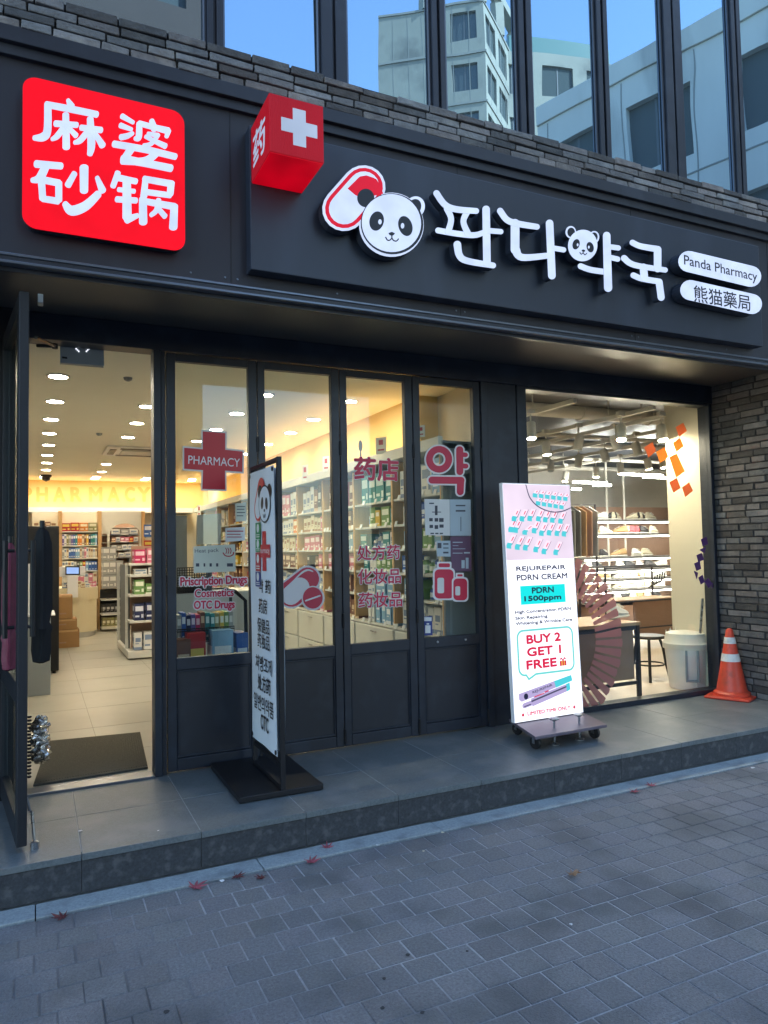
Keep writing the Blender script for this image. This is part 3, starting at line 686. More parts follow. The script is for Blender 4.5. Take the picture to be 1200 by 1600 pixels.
for k in range(nb):
    for j in range(2):
        b = MB(); za, zb2 = (ZP+.05, (ZP+zs[0])/2-.01) if j == 0 else ((ZP+zs[0])/2, zs[0]-.03)
        b.box(SX-.02, SX+.255, by[k]+.035, by[k+1]-.005, za, zb2); dr = b.build('drawer', 'shelf_white', sh, bevel=.004)
        b = MB(); ym = (by[k]+by[k+1])/2; b.box(SX-.032, SX-.021, ym-.06, ym+.06, zb2-.05, zb2-.04); b.build('handle', 'steel', dr)
sec = [['sky blue', 'white', 'green', 'white', 'blue'], ['green', 'teal', 'sky blue', 'white', 'yellow'], ['brown', 'pink', 'cream', 'brown', 'sky blue'], ['white', 'cream', 'brown', 'pink', 'black'],
       ['white', 'pink', 'brown', 'cream', 'orange'], ['pink', 'magenta', 'orange', 'red', 'white'], ['magenta', 'pink', 'white', 'red', 'violet'], ['cream', 'white', 'grey', 'yellow', 'brown'],
       ['white', 'grey', 'cream', 'green', 'white'], ['white', 'sky blue', 'cream', 'grey', 'pink'], ['white', 'cream', 'grey', 'olive', 'white']]
near = ('next to the grey end panel', 'behind the red bottle sticker', 'behind the red shop lettering', 'behind the third glass door', 'between the second and third door', 'behind the pill sticker', 'behind the banner stand', 'deep beside the banner stand', 'far down the shelving', 'near the back corner', 'at the back corner')
mat('goods_mix', (255, 255, 255), .5, 0, .12, 30, tint=True)
fm = MB()
for i, z in enumerate(zs):
    top = (zs[i+1]-.03 if i < 5 else 2.30)-z
    for k in range(5, nb):
        y = by[k]+.045; run = None
        while y < by[k+1]-.04:
            if run is None or random.random() < .35: run = (random.choice(sec[k]), random.uniform(.05, .13), random.uniform(.6, .95))
            wd = min(run[1]*random.uniform(.9, 1.1), by[k+1]-.01-y); h = top*run[2]*random.uniform(.94, 1.0); c0_, c1_ = (lin(q_)[:3] for q_ in PAL[run[0]]); x_ = SX+.035+random.uniform(0, .03)
            fm.ti = c0_; fm.box(x_, x_+.17, y, y+wd*.96, z+.001, z+h)
            fm.ti = c1_; zz_ = random.uniform(.1, .6); fm.box(x_-.0015, x_-.0002, y+wd*.12, y+wd*.84, z+h*zz_, z+h*(zz_+random.uniform(.1, .32)))
            y += wd+random.choice((.003, .004, .005, .04))
struct(fm.build('shelf_goods', 'goods_mix'), 'stuff')
random.seed(22)
for i, z in enumerate(zs):
    top = (zs[i+1]-.03 if i < 5 else 2.30)-z
    for k in range(5):
        y = by[k]+.05
        run = None
        while y < by[k+1]-.05:
            if run is None or random.random() < .4: run = (random.choice(sec[k]), random.choice(('box', 'box', 'carton', 'book', 'bottle') if i < 5 else ('carton', 'box')))
            wd = {'box': .10, 'carton': .17, 'book': .08, 'bottle': .075}[run[1]]*random.uniform(.85, 1.25)*(1 if k < 6 else 1.5)
            if y+wd > by[k+1]-.01: break
            h = top*random.uniform(.74, .97) if run[1] != 'bottle' else top*random.uniform(.6, .85)
            goods(run[0], run[1], SX+.03+.1, y+wd/2, z+.001, wd*.94, .18 if run[1] != 'bottle' else wd*.94, h, -math.pi/2,
                  '%s %s %s, %s wall shelf, %s%s' % ('tall' if h > top*.78 else 'low', run[0], 'bottle' if run[1] == 'bottle' else 'packet' if run[1] == 'book' else 'box', names[i], near[k], ', near end' if y < by[k]+.3 else ', far end' if y > by[k]+.58 else ', middle'), 'goods on the long wall shelving')
            y += wd+random.choice((.003, .005, .005, .03))
# small notices standing on the ledge
for n_, (x, y, wd, h, lb) in enumerate(((478, 742, 11, 26, 'white notice card clipped on the ledge left of the third door'), (511, 728, 12, 24, 'white notice card on the ledge by the stile of the third door'), (597, 700, 18, 26, 'pale notice card on the ledge above the red shop lettering'), (660, 678, 12, 18, 'small pale card on the ledge above the round red letter'), (312, 800, 8, 18, 'small white card on the ledge behind the red cross'))):
    c = P(x, y, 'X', 2.80); e = P(x+wd, y-2, 'X', 2.80) if False else None
    s_ = (c-V((0, 0, CAMH))).length/FPX; f = Fr(c+V((-.01, 0, .02)), (.5, -.85, 0), (0, 0, 1)); hh, ww = h*s_, wd*s_*1.1
    t = thing('notice_card', lb, 'card', c); b = MB(); b.prism(f, [(-ww/2, -hh/2), (ww/2, -hh/2), (ww/2, hh/2), (-ww/2, hh/2)], 0, .002); b.build('card', 'paper_white', t)
    b = MB(); b.prism(f, [(-ww*.2, hh*.05), (ww*.2, hh*.05), (ww*.2, hh*.35), (-ww*.2, hh*.35)], .0022, .003); b.prism(f, [(-ww*.3, -hh*.3), (ww*.3, -hh*.3), (ww*.3, -hh*.2), (-ww*.3, -hh*.2)], .0022, .003); b.build('printing', 'paper_redprint', t)
# thing with a dark curved figure on the ledge (hand mirror shape)
c = P(564, 708, 'X', 2.83); t = thing('hand_mirror', 'dark oval hand mirror standing on the ledge behind the third glass door', 'mirror', c)
f = Fr(c, (.5, -.85, 0), (0, 0, 1)); b = MB(); b.prism(f, [(.022*math.cos(a), .07+.055*math.sin(a)) for a in [k*math.pi/10 for k in range(20)]], 0, .012); b.prism(f, [(-.008, -.05), (.008, -.05), (.006, .02), (-.006, .02)], 0, .01); b.build('body', 'black_plastic', t, bevel=.002)
# ---- back of the pharmacy: bookcase, arch wall
BY = 14.0
fk = FY(BY)
def bx(x): return P(x, 860, 'Y', BY).x
def bz(y): return P(120, y, 'Y', BY).z
t = thing('bookcase', 'pale wood bookcase on the back wall packed with coloured books', 'bookcase', (bx(125), BY, ZP))
for x in (94, 156, 224):
    b = MB(); b.box(bx(x)-.03, bx(x)+.03, BY, BY+.34, ZP, 2.31); b.build('post', 'wood_light', t)
rowsy = (830, 852, 872, 892, 912)
for y in rowsy:
    b = MB(); b.box(bx(92 if y > 830 else 84), bx(156)-.031, BY+.02, BY+.3, bz(y)-.02, bz(y)); b.build('shelf', 'shelf_white', t)
b = MB(); b.box(bx(50), bx(158), BY+.305, BY+.32, ZP, 2.30); b.build('back_panel', 'wall_cream', t)
def rowgoods(cols, x0, x1, yb, h, lb, style='book', group='books in the back bookcase'):
    n = len(cols); X0, X1 = bx(x0), bx(x1)
    for i, c in enumerate(cols):
        wd = (X1-X0)/n; goods(c, style, X0+wd*(i+.5), BY+.12, bz(yb)+.001, wd*.95, .2, h*random.uniform(.88, 1.0), 0, lb % c, group, .01)
mm = lambda px_: px_*(bz(800)-bz(801))
rowgoods(['red', 'red', 'orange', 'olive'], 96, 152, 830, mm(14), '%s gift box on top shelf of the back bookcase', 'carton', 'boxes on top of the bookcase')
rowgoods(['violet', 'white', 'olive', 'grey', 'violet', 'blue', 'teal', 'orange', 'orange', 'cream', 'brown', 'yellow', 'navy', 'teal', 'teal', 'sky blue'], 97, 152, 852, mm(18), '%s packet in the second row of the back bookcase')
rowgoods(['grey', 'white', 'cream', 'blue', 'blue', 'blue', 'sky blue', 'sky blue', 'cream', 'grey', 'pink', 'white', 'cream', 'cream', 'white', 'cream'], 97, 152, 872, mm(17), '%s packet in the third row of the back bookcase')
rowgoods(['white', 'white', 'cream', 'white', 'grey', 'black', 'green', 'red', 'sky blue', 'blue', 'blue', 'blue'], 97, 152, 892, mm(16), '%s packet in the fourth row of the back bookcase')
rowgoods(['white', 'white', 'black', 'pink', 'pink', 'white', 'pink', 'cream'], 97, 152, 912, mm(17), '%s packet in the lowest visible row of the back bookcase')
rowgoods(['cream', 'olive', 'brown', 'cream'], 52, 88, 828, mm(13), '%s box standing above the black cabinet at the back', 'carton', 'boxes above the black cabinet')
# arch wall
t = thing('arch_partition', 'white partition with an arched opening in front of stock shelves', 'partition', (bx(190), BY, ZP))
X0, X1, z0, z1 = bx(158)+.0, bx(222)-.0, ZP, 2.31
def arch(xa, xb, ya, yt): return [(bx(xb), bz(ya))]+[(bx((xa+xb)/2)+(bx(xb)-bx(xa))/2*math.cos(a), bz(yt)-(bx(xb)-bx(xa))/2*.75+(bx(xb)-bx(xa))/2*.75*math.sin(a)) for a in [k*math.pi/14 for k in range(15)]]+[(bx(xa), bz(ya))]
b = MB(); b.prism(Fr((0, BY+.05, 0), (1, 0, 0), (0, 0, 1)), [(X0, bz(925)), (X1, bz(925)), (X1, z1), (X0, z1)], -.06, 0, holes=[arch(172, 219, 885, 818), arch(158.8, 168, 880, 834)]); b.build('panel', 'wall_paint', t)
b = MB(); b.box(X0, X1, BY+.5, BY+.52, ZP, 2.3); b.build('back_board', 'brown_board', t)
for y in (824, 836, 848, 861, 873):
    b = MB(); b.box(X0, X1, BY+.12, BY+.49, bz(y)-.012, bz(y)); b.build('shelf', 'shelf_white', t)
b = MB(); b.box(bx(203), bx(205), BY+.12, BY+.49, bz(885), bz(824)-.013); b.build('divider', 'steel', t)
for y, cs in ((836, ['white', 'grey', 'white']), (848, ['brown', 'white', 'pink', 'pink', 'red', 'white']), (861, ['white', 'grey', 'white', 'white', 'white']), (873, ['grey', 'white', 'white', 'grey'])):
    rowgoods(cs, 174, 216, y, mm(9), '%s medicine box on the shelves inside the arch', 'box', 'boxes inside the arch')
    for o in list(COL.objects)[-len(cs):]: pass
random.seed(9)
for r in range(3):
    for c in range(3):
        if r == 2 and c == 2: continue
        goods('grey', 'carton', bx(163+c*10.5), BY-.22, ZP+.75+r*.245, mm(10), .3, .238, 0, 'pale grey carton stacked below the small arch', 'grey cartons under the arch', .02)
t = thing('low_rack', 'low dark rack of small goods under the arch wall', 'rack', (bx(170), BY-.2, ZP))
for z in (.22, .46, .72):
    b = MB(); b.box(bx(156), bx(190), BY-.4, BY-.02, z+.0, z+.02); b.build('shelf', 'shelf_white', t)
b = MB(); b.box(bx(156), bx(190), BY-.03, BY-.015, ZP, .9); b.build('back_board', 'black_plastic', t)
for r, (z, c) in enumerate(((.24, 'olive'), (.48, 'black'))):
    for k in range(5): goods(c, 'box', bx(160+6.4*k), BY-.25, z, mm(5.6), .2, .18, 0, '%s packet hanging on the low rack under the arch' % c, 'packets on the low rack', .02)
# red and blue boxes right of the arch
for (y, c, h) in ((840, 'blue', 20), (862, 'red', 16)):
    goods(c, 'carton', bx(232), BY+.1, bz(y)+.0, mm(14), .2, mm(h), 0, '%s box on the shelf right of the arch partition' % c, 'boxes right of the arch', .01)
b = MB(); b.box(bx(225)+.03, bx(248), BY+.01, BY+.3, bz(862)-.02, bz(862)-.002); b.box(bx(225)+.03, bx(248), BY+.01, BY+.3, bz(840)-.02, bz(840)-.002); tag(b.build('wall_shelf', 'shelf_white', loc=(bx(236), BY, bz(862))), 'short white double shelf right of the arch partition', 'shelf')
# counter, tablet, goods on it
cx0, cx1, cyf = P(126, 995, 'Z', ZP).x, P(152, 993, 'Z', ZP).x, 12.85
zc = P(140, 918, 'Y', 12.85).z
t = thing('sales_counter', 'cream curved sales counter in front of the back bookcase', 'counter', (cx0, cyf, ZP))
arc = [(cx1-.34+.34*math.sin(a), cyf+.34-.34*math.cos(a)) for a in [k*math.pi/20 for k in range(11)]]
fp = Fr((0, 0, 0), (1, 0, 0), (0, 1, 0))
b = MB(); b.prism(fp, [(cx0-.8, cyf)]+arc+[(cx1, cyf+.9), (cx0-.8, cyf+.9)], ZP+.09, zc-.2); b.build('front', 'cream_paint', t)
b = MB(); b.prism(fp, [(cx0-.8, cyf+.05)]+[(x-.03, y+.03) for x, y in arc]+[(cx1-.05, cyf+.9), (cx0-.8, cyf+.9)], ZP, ZP+.089); b.build('plinth', 'shelf_white', t)
b = MB(); b.prism(fp, [(cx0-.8, cyf-.02)]+[(x+.02, y-.01) for x, y in arc]+[(cx1+.02, cyf+.9), (cx0-.8, cyf+.9)], zc-.199, zc); b.build('worktop', 'cream_paint', t)
c = P(113.5, 891, 'Y', 12.6); t = thing('tablet_stand', 'small tablet screen on a white stand at the counter', 'tablet', V((c.x, 12.6, zc)))
f = FY(12.6); b = MB(); poly(b, f, ID, [(102.5, 885), (124.5, 885), (124.5, 898), (102.5, 898)], -.03, 0); b.build('case', 'black_plastic', t, bevel=.004)
b = MB(); poly(b, f, ID, [(104, 886.5), (123, 886.5), (123, 896.5), (104, 896.5)], .001, .003); b.build('screen', 'monitor_screen', t)
b = MB(); b.box(c.x-.08, c.x+.08, 12.58, 12.66, zc-.14, P(113, 899, 'Y', 12.6).z); b.box(c.x-.19, c.x+.19, 12.64, 12.70, c.z-.10, c.z+.06); b.build('stand', 'white_plastic', t, bevel=.01)
random.seed(4)
for k, (x, col, h) in enumerate(((101, 'white', 14), (106, 'navy', 10), (111, 'grey', 15), (117, 'white', 16), (123, 'cream', 12), (129, 'cream', 9), (136, 'white', 7), (146, 'pink', 10))):
    p = P(x, 915, 'Y', 12.95); goods(col, random.choice(('box', 'carton')), p.x, 12.98, zc if x > 126 else zc-.0, mm(6), .12, mm(h)*.8, .1, '%s box standing on the sales counter' % col, 'things on the counter')
# cardboard boxes
random.seed(6)
def carton(x0, x1, y0, y1, z0, z1, lb):
    c = V(((x0+x1)/2, (y0+y1)/2, z0)); t = thing('cardboard_box', lb, 'cardboard box', c, 'cardboard boxes by the counter')
    b = MB(); b.box(x0, x1, y0, y1, z0, z1); b.build('carton', 'cardboard', t, bevel=.006)
    b = MB(); b.box(x0+.02, x1-.02, y0-.002, y0-.0005, z1-.03, z1-.002); b.box(x0-.001, x1+.001, (y0+y1)/2-.03, (y0+y1)/2+.03, z1+.0005, z1+.002); pieces(b, 'tape', 'wood_light', t)
    b = MB(); f = FY(y0); b.prism(f, [(x0+.08, z0+.08), (x0+.16, z0+.08), (x0+.16, z0+.12), (x0+.08, z0+.12)], .001, .002); b.prism(f, [(x0+.22, z0+.07), (x0+.34, z0+.07), (x0+.34, z0+.09), (x0+.22, z0+.09)], .001, .002); b.build('printing', 'brown_board', t)
Yb = 11.62; xr = P(124, 1011, 'Y', Yb).x; xm = P(118, 1000, 'Y', Yb).x; xl = P(93, 1011, 'Y', Yb).x-.25
zz = [ZP]+[P(110, y, 'Y', Yb).z for y in (984, 967, 930)]
carton(xl, xr, Yb, Yb+.4, zz[0], zz[1], 'brown cardboard box at the bottom of the stack by the counter')
carton(xl, xr-.03, Yb+.01, Yb+.4, zz[1]+.003, zz[2], 'flat brown cardboard box in the middle of the stack')
carton(xl, xm-.04, Yb, Yb+.4, zz[2]+.003, zz[3], 'tall brown cardboard box topmost on the stack by the counter')
# kiosk and black cabinet
ky = 7.86; x1 = P(79, 1086, 'Y', ky).x; x0 = x1-.5
t = thing('order_kiosk', 'white grey kiosk machine just inside the door on the left', 'kiosk', (x1-.2, ky, ZP))
zk = P(75, 960, 'Y', ky).z; zt2 = P(75, 881, 'Y', ky).z
b = MB(); b.box(x0, x1, ky, ky+.55, ZP, zk-.015); b.build('base_cabinet', 'grey_plastic', t, bevel=.006)
b = MB(); b.box(x0, x1+.04, ky-.02, ky+.56, zk-.014, zk); b.build('shelf', 'white_plastic', t, bevel=.004)
b = MB(); b.box(x0, x1-.03, ky+.1, ky+.5, zk+.001, zt2); b.build('upper_body', 'white_plastic', t, bevel=.01)
b = MB(); f = FY(ky+.05); b.box(x1-.03+.001, x1+.015, ky+.15, ky+.3, zk+.22, zk+.33); b.build('card_reader', 'grey_plastic', t, bevel=.004)
yc = 9.22; xr = P(92, 1052, 'Y', yc).x; zc2 = P(85, 822, 'Y', yc).z
t = thing('black_cabinet', 'tall black cabinet behind the white kiosk', 'cabinet', (xr-.3, yc, ZP))
b = MB(); b.box(xr-.6, xr, yc, yc+1.6, ZP+.03, zc2); b.build('carcass', 'black_plastic', t, bevel=.006)
b = MB(); b.box(xr-.58, xr-.01, yc-.014, yc-.001, ZP+.05, zc2-.02); b.build('door', 'black_metal', t, bevel=.004)
for dx, dy in ((-.05, .05), (-.55, .05), (-.05, 1.5), (-.55, 1.5)):
    b = MB(); b.tube([(xr+dx, yc+dy, ZP), (xr+dx, yc+dy, ZP+.029)], .02, 10); b.build('foot', 'black_plastic', t)
# gondola
gx0, gy0 = 1.05, 9.80; gx1 = 1.75
t = thing('display_gondola', 'white slotted display stand of boxed goods beside the doorway', 'display stand', (gx0, gy0, ZP))
gz = [ZP+.12]+[P(215, y, 'Y', gy0).z for y in (970, 929, 898, 880)]; gt = P(215, 853, 'Y', gy0).z
b = MB(); b.box(gx0, gx1, gy0, gy0+1.4, ZP+.02, ZP+.11); b.build('base', 'shelf_white', t, bevel=.006)
for y in (gy0+.30, gy0+1.36):
    b = MB(); b.box(gx0-.0, gx0+.035, y, y+.03, ZP+.111, P(190, 880, 'Y', y).z); b.build('slotted_post', 'shelf_white', t)
b = MB(); b.box(gx0+.04, gx0+.06, gy0+.33, gy0+1.36, ZP+.111, gt-.25); b.build('side_panel', 'grey_panel', t)
b = MB(); b.box(gx0+.08, gx1, gy0+.33, gy0+.35, ZP+.12, gt); b.build('back_panel', 'brown_board', t)
for z in gz[1:]:
    b = MB(); b.box(gx0+.02, gx1, gy0-.0, gy0+.329, z-.03, z); b.build('shelf', 'shelf_white', t, bevel=.003)
random.seed(31)
for i, z in enumerate(gz):
    x = gx0+.08; cs = (['white', 'white', 'navy', 'white'], ['grey', 'navy', 'white', 'white'], ['white', 'green', 'white', 'cream'], ['white', 'olive', 'white', 'blue'], ['magenta', 'magenta', 'white', 'pink'])[i]
    hmax = (gz[i+1]-.04 if i < 4 else gt+.02)-z
    while x < gx1-.1:
        wd = random.uniform(.1, .17); c = random.choice(cs)
        goods(c, random.choice(('carton', 'box')), x+wd/2, gy0+.14, z+.001, wd*.95, .22, hmax*random.uniform(.6, .95), 0, '%s box on the %s shelf of the white display stand' % (c, ('bottom', 'second', 'third', 'fourth', 'top')[i]), 'boxes on the display stand'); x += wd+.01
# behind the first door: wire rack with packets, net, monitor
ry = 5.35; fr_ = FY(ry)
x0, x1 = P(277, 990, 'Y', ry).x, P(366, 990, 'Y', ry).x; za, zb3 = P(320, 1003, 'Y', ry).z, P(320, 958, 'Y', ry).z
t = thing('wire_rack', 'black wire rack holding coloured packets behind the first glass door', 'rack', (x0, ry, ZP))
b = MB()
for z in (za, (za+zb3)/2-.02, za+.10):
    for y in (ry, ry+.22): b.tube([(x0, y, z), (x1, y, z)], .004, 6)
    for x in (x0, x1): b.tube([(x, ry, z), (x, ry+.22, z)], .004, 6)
n = 16
for k in range(n+1):
    x = x0+(x1-x0)*k/n; b.tube([(x, ry, za+.10), (x, ry, za), (x, ry+.22, za)], .002, 5)
b.build('basket', 'black_metal', t)
for x in (x0, x1):
    b = MB(); b.tube([(x, ry+.1, ZP), (x, ry+.1, zb3+.1)], .012, 8); b.build('leg', 'black_metal', t)
b = MB(); xx = P(348, 960, 'Y', ry).x; xa = P(383, 960, 'Y', ry).x
b.tube([(xx, ry-.05, zb3+.17), ((xx+xa)/2, ry-.05, zb3+.15), (xa-.01, ry-.05, zb3+.08), (xa, ry-.05, ZP+.35)], .014, 8); b.build('handle', 'black_metal', t, smooth=True)
for k, c in enumerate(('grey', 'blue', 'navy', 'violet', 'magenta', 'brown', 'teal', 'teal', 'olive', 'yellow', 'green', 'grey')):
    wd = (x1-x0)/12; goods(c, 'book', x0+wd*(k+.5), ry+.1, za+.008, wd*.9, .15, (zb3-za)*random.uniform(.9, 1.0), 0, '%s packet standing in the wire rack behind the first door' % c, 'packets in the wire rack', .04)
ry2 = 5.2
for k, (xa, xb, ya, yb2, c, lb) in enumerate(((334, 366, 985, 1014, 'sky blue', 'pale blue crate low behind the first glass door'), (372, 390, 990, 1014, 'blue', 'blue and white box low behind the first glass door'), (278, 300, 1000, 1018, 'brown', 'brown box low behind the first glass door'), (296, 324, 990, 1016, 'red', 'dark red box low behind the first glass door'))):
    p0, p1 = P(xa, yb2, 'Y', ry2), P(xb, ya, 'Y', ry2); zb4 = max(ZP, p0.z)
    goods(c, 'carton', (p0.x+p1.x)/2, ry2+.13+.01*k, ZP+.003, p1.x-p0.x, .2, p1.z-ZP, 0, lb, 'boxes low behind the first door', .0)
c = P(302, 905, 'Y', 6.2); t = thing('mesh_basket', 'black mesh basket behind the lettering of the first door', 'basket', c)
f = FY(6.2); b = MB(); q0 = f.px(277, 927); q1 = f.px(330, 886)
for k in range(15):
    a = q0[0]+(q1[0]-q0[0])*k/14; b.tube([f.pt(a, q0[1]), f.pt(a, q1[1])], .004, 5); 
for k in range(11):
    a = q0[1]+(q1[1]-q0[1])*k/10; b.tube([f.pt(q0[0], a, .004), f.pt(q1[0], a, .004)], .004, 5)
b.build('mesh', 'black_metal', t); b = MB(); b.box(q0[0], q1[0], 6.22, 6.5, q0[1], q0[1]+.05); b.build('floor', 'black_metal', t)
b = MB(); b.box(q0[0]-.02, q1[0]+.5, 6.22, 6.8, ZP, q0[1]-.002); tag(b.build('checkout_counter', 'shelf_white', loc=(c.x, 6.2, ZP), bevel=.01), 'white counter block carrying the black mesh basket', 'counter')
c = P(322, 829, 'Y', 6.6); t = thing('counter_monitor', 'grey monitor seen from behind the red cross door', 'monitor', c); f = FY(6.6)
b = MB(); poly(b, f, ID, [(309, 806), (345, 803), (345, 849), (309, 850)], -.04, 0); b.build('screen', 'grey_plastic', t, bevel=.006)
b = MB(); p = P(327, 850, 'Y', 6.62); b.box(p.x-.02, p.x+.02, 6.61, 6.65, q0[1], p.z); b.box(p.x-.12, p.x+.12, 6.55, 6.72, q0[1]-.001, q0[1]+.012); b.build('stand', 'black_plastic', t)
b = MB(); p0, p1 = P(274, 860, 'Y', 6.9), P(292, 806, 'Y', 6.9); b.box(p0.x-.04, p1.x, 6.9, 6.95, ZP, p1.z); tag(b.build('counter_screen', 'grey_panel', loc=(p0.x, 6.9, ZP)), 'grey upright counter screen left of the monitor', 'screen panel')
# umbrellas on the door handles
def umbrella(x, ya, yb2, Y, m, lb, ww):
    top, bot = P(x+2, ya, 'Y', Y), P(x, yb2, 'Y', Y); d = bot-top; t = thing('folded_umbrella', lb, 'umbrella', bot)
    b = MB(); n = 22; prof = [(0, .2), (.03, .55), (.12, .9), (.3, 1.0), (.6, 1.0), (.70, .78), (.74, 1.1), (.78, .9), (.9, .95), (.985, .8), (1, .3)]
    pts = [top+d*a+V((random.uniform(-.002, .002), random.uniform(-.002, .002), 0)) for a, _ in prof]
    b.tube(pts, [ww*r for _, r in prof], n)
    for i, v in enumerate(b.v):                                  # loose folds
        k = i % n; ax = top+d*max(0, min(1, (v-top).dot(d)/d.length_squared)); b.v[i] = ax+(v-ax)*(1+.16*math.sin(k*2*math.pi/n*5))
    b.build('cover', m, t, smooth=True)
    b = MB(); b.tube([top, top-d*.03+V((.0, 0, .01)), top-d*.05+V((.0, 0, .0))], .012, 10); b.build('handle', 'black_plastic', t, smooth=True)
umbrella(64, 824, 1036, 4.15, 'umbrella_black', 'long black folded umbrella hanging on the open door', .045)
umbrella(14, 848, 1048, 4.05, 'umbrella_pink', 'pink folded umbrella hanging on the outer side of the open door', .032)
# foil bundle on a dark chain at the jamb
c = P(60, 1156, 'Y', 5.0); t = thing('foil_bundle', 'crinkled silver foil bundle hanging just inside the open door', 'foil bundle', c)
random.seed(14)
for dz in (.085, -.0, -.085):
    b = MB(); n, m_ = 16, 12; vs = []; fs = []
    for i in range(m_+1):
        for k in range(n):
            a, e = 2*math.pi*k/n, math.pi*i/m_-math.pi/2; r = .056*random.uniform(.75, 1.2); vs.append(c+V((.012+r*math.cos(e)*math.cos(a), r*math.cos(e)*math.sin(a), dz+r*math.sin(e))))
    for i in range(m_):
        for k in range(n): fs.append((i*n+k, i*n+(k+1) % n, (i+1)*n+(k+1) % n, (i+1)*n+k))
    b.add(vs, fs); b.build('foil_ball', 'foil', t)
b = MB(); p = P(46, 1110, 'Y', 4.95)
for k in range(18): b.lathe([(.010, -.006), (.014, 0), (.010, .006)], V((p.x, p.y, ZP+.03+k*.021)), 8)
b.build('chain', 'black_metal', t)
# ================================================================== SHOE SHOP
SB = 10.9
b = MB(); b.box(3.40, 13, 4.752, SB, ZP-.05, ZP+.002); struct(b.build('shoe_shop_floor', 'shop_floor'))
b = MB(); b.box(3.40, 13, 4.81, SB+.1, 3.36, 3.39); struct(b.build('shoe_shop_ceiling', 'dark_ceiling'))
b = MB(); b.box(3.40, 13, SB, SB+.1, ZP, 3.35); struct(b.build('shoe_shop_wall', 'pipe_white'))
b = MB(); b.box(12.9, 13, 4.81, SB, ZP, 3.35); struct(b.build('shoe_shop_side_wall', 'pipe_white'))
b = MB(); b.box(5.60, 5.66, 4.80, 5.21, ZP, 3.35); b.box(5.665, 13, 4.80, 4.88, ZP, 3.35); tag(b.build('cream_wall', 'wall_cream', loc=(5.62, 5.0, ZP)), 'plain cream wall end at the right side of the shop window', 'wall')
# duct, pipes, tracks
t = thing('ceiling_duct', 'fat pale duct running across the shoe shop ceiling', 'duct', (6.5, 5.9, 2.95)); p = P(930, 643, 'Y', 6.2)
b = MB(); b.tube([(3.5, 6.2, p.z), (12.5, 6.2, p.z)], .10, 18); b.build('pipe', 'pipe_white', t, smooth=True)
for x in (4.4, 5.4, 6.4, 7.4):
    b = MB(); b.tube([(x-.02, 6.2, p.z), (x+.02, 6.2, p.z)], .112, 18); b.box(x-.01, x+.01, 6.19, 6.21, p.z+.1, 3.35); b.build('bracket', 'pipe_white', t)
for i, (x0, Y, z, r) in enumerate(((3.6, 7.2, 2.92, .03), (3.6, 8.2, 3.0, .045), (3.6, 9.3, 2.95, .03), (3.6, 10.1, 2.9, .04))):
    b = MB(); b.tube([(x0, Y, z), (12.5, Y, z)], r, 12); tag(b.build('ceiling_pipe', 'pipe_white', loc=(6, Y, z), smooth=True), ('thin white pipe', 'thicker white pipe', 'thin white pipe deeper in', 'white pipe farthest back')[i]+' crossing the shoe shop ceiling', 'pipe')
trk = [4.3, 5.25, 5.7, 6.4, 7.1, 7.8]
for i, x in enumerate(trk):
    b = MB(); b.box(x-.018, x+.018, 5.0, 10.6, 2.80, 2.84)
    for y in (5.6, 7.4, 9.4): b.box(x-.005, x+.005, y, y+.01, 2.841, 3.355)
    tag(b.build('lighting_track', 'pipe_white', loc=(x, 7, 2.82)), '%s white lighting track under the shoe shop ceiling' % ('leftmost', 'second', 'third', 'fourth', 'fifth', 'rightmost')[i], 'lighting track')
spots = [(198, 275, 1), (278, 365, 1), (448, 338, 0), (276, 418, 0), (301, 458, 0), (380, 515, 1), (448, 432, 0), (538, 490, 1), (582, 405, 0), (640, 338, 0), (668, 285, 1), (665, 472, 1), (750, 372, 0), (880, 285, 1), (808, 448, 1), (886, 438, 1), (158, 478, 0)]
nm = ('leftmost near', 'second near', 'tilted', 'small left', 'drooping left', 'low bright', 'middle', 'bright middle', 'short middle', 'upper middle', 'large bright', 'bright deep', 'dim right', 'bright right', 'glowing right', 'glowing far right', 'far left')
for i, (x, y, lit) in enumerate(spots):
    p = P(770+x/3.333, 590+y/3.333, 'Z', 2.62)
    if p.y > 10.4: p = P(770+x/3.333, 590+y/3.333, 'Y', 10.3)
    if p.x > 12.5: continue
    t = thing('track_spotlight', '%s white cylindrical track spotlight in the shoe shop' % nm[i], 'spotlight', p, 'track spotlights in the shoe shop')
    ax = V((random.uniform(-.3, .2), random.uniform(-.35, .1), -1)).normalized()
    b = MB(); b.lathe([(.045, -.075), (.048, -.07), (.048, .08), (.04, .08)], p, 16, ax); b.build('housing', 'pipe_white', t, smooth=True)
    b = MB(); b.tube([p, p+V((0, 0, .16))], .008, 6); b.box(p.x-.04, p.x+.04, p.y-.02, p.y+.02, p.z+.16, p.z+.2); b.build('stem', 'pipe_white', t)
    b = MB(); b.lathe([(.039, .081), (.039, .084)], p, 16, ax); b.build('lens', 'lamp_spot', t) if lit else b.build('lens', 'grey_plastic', t)
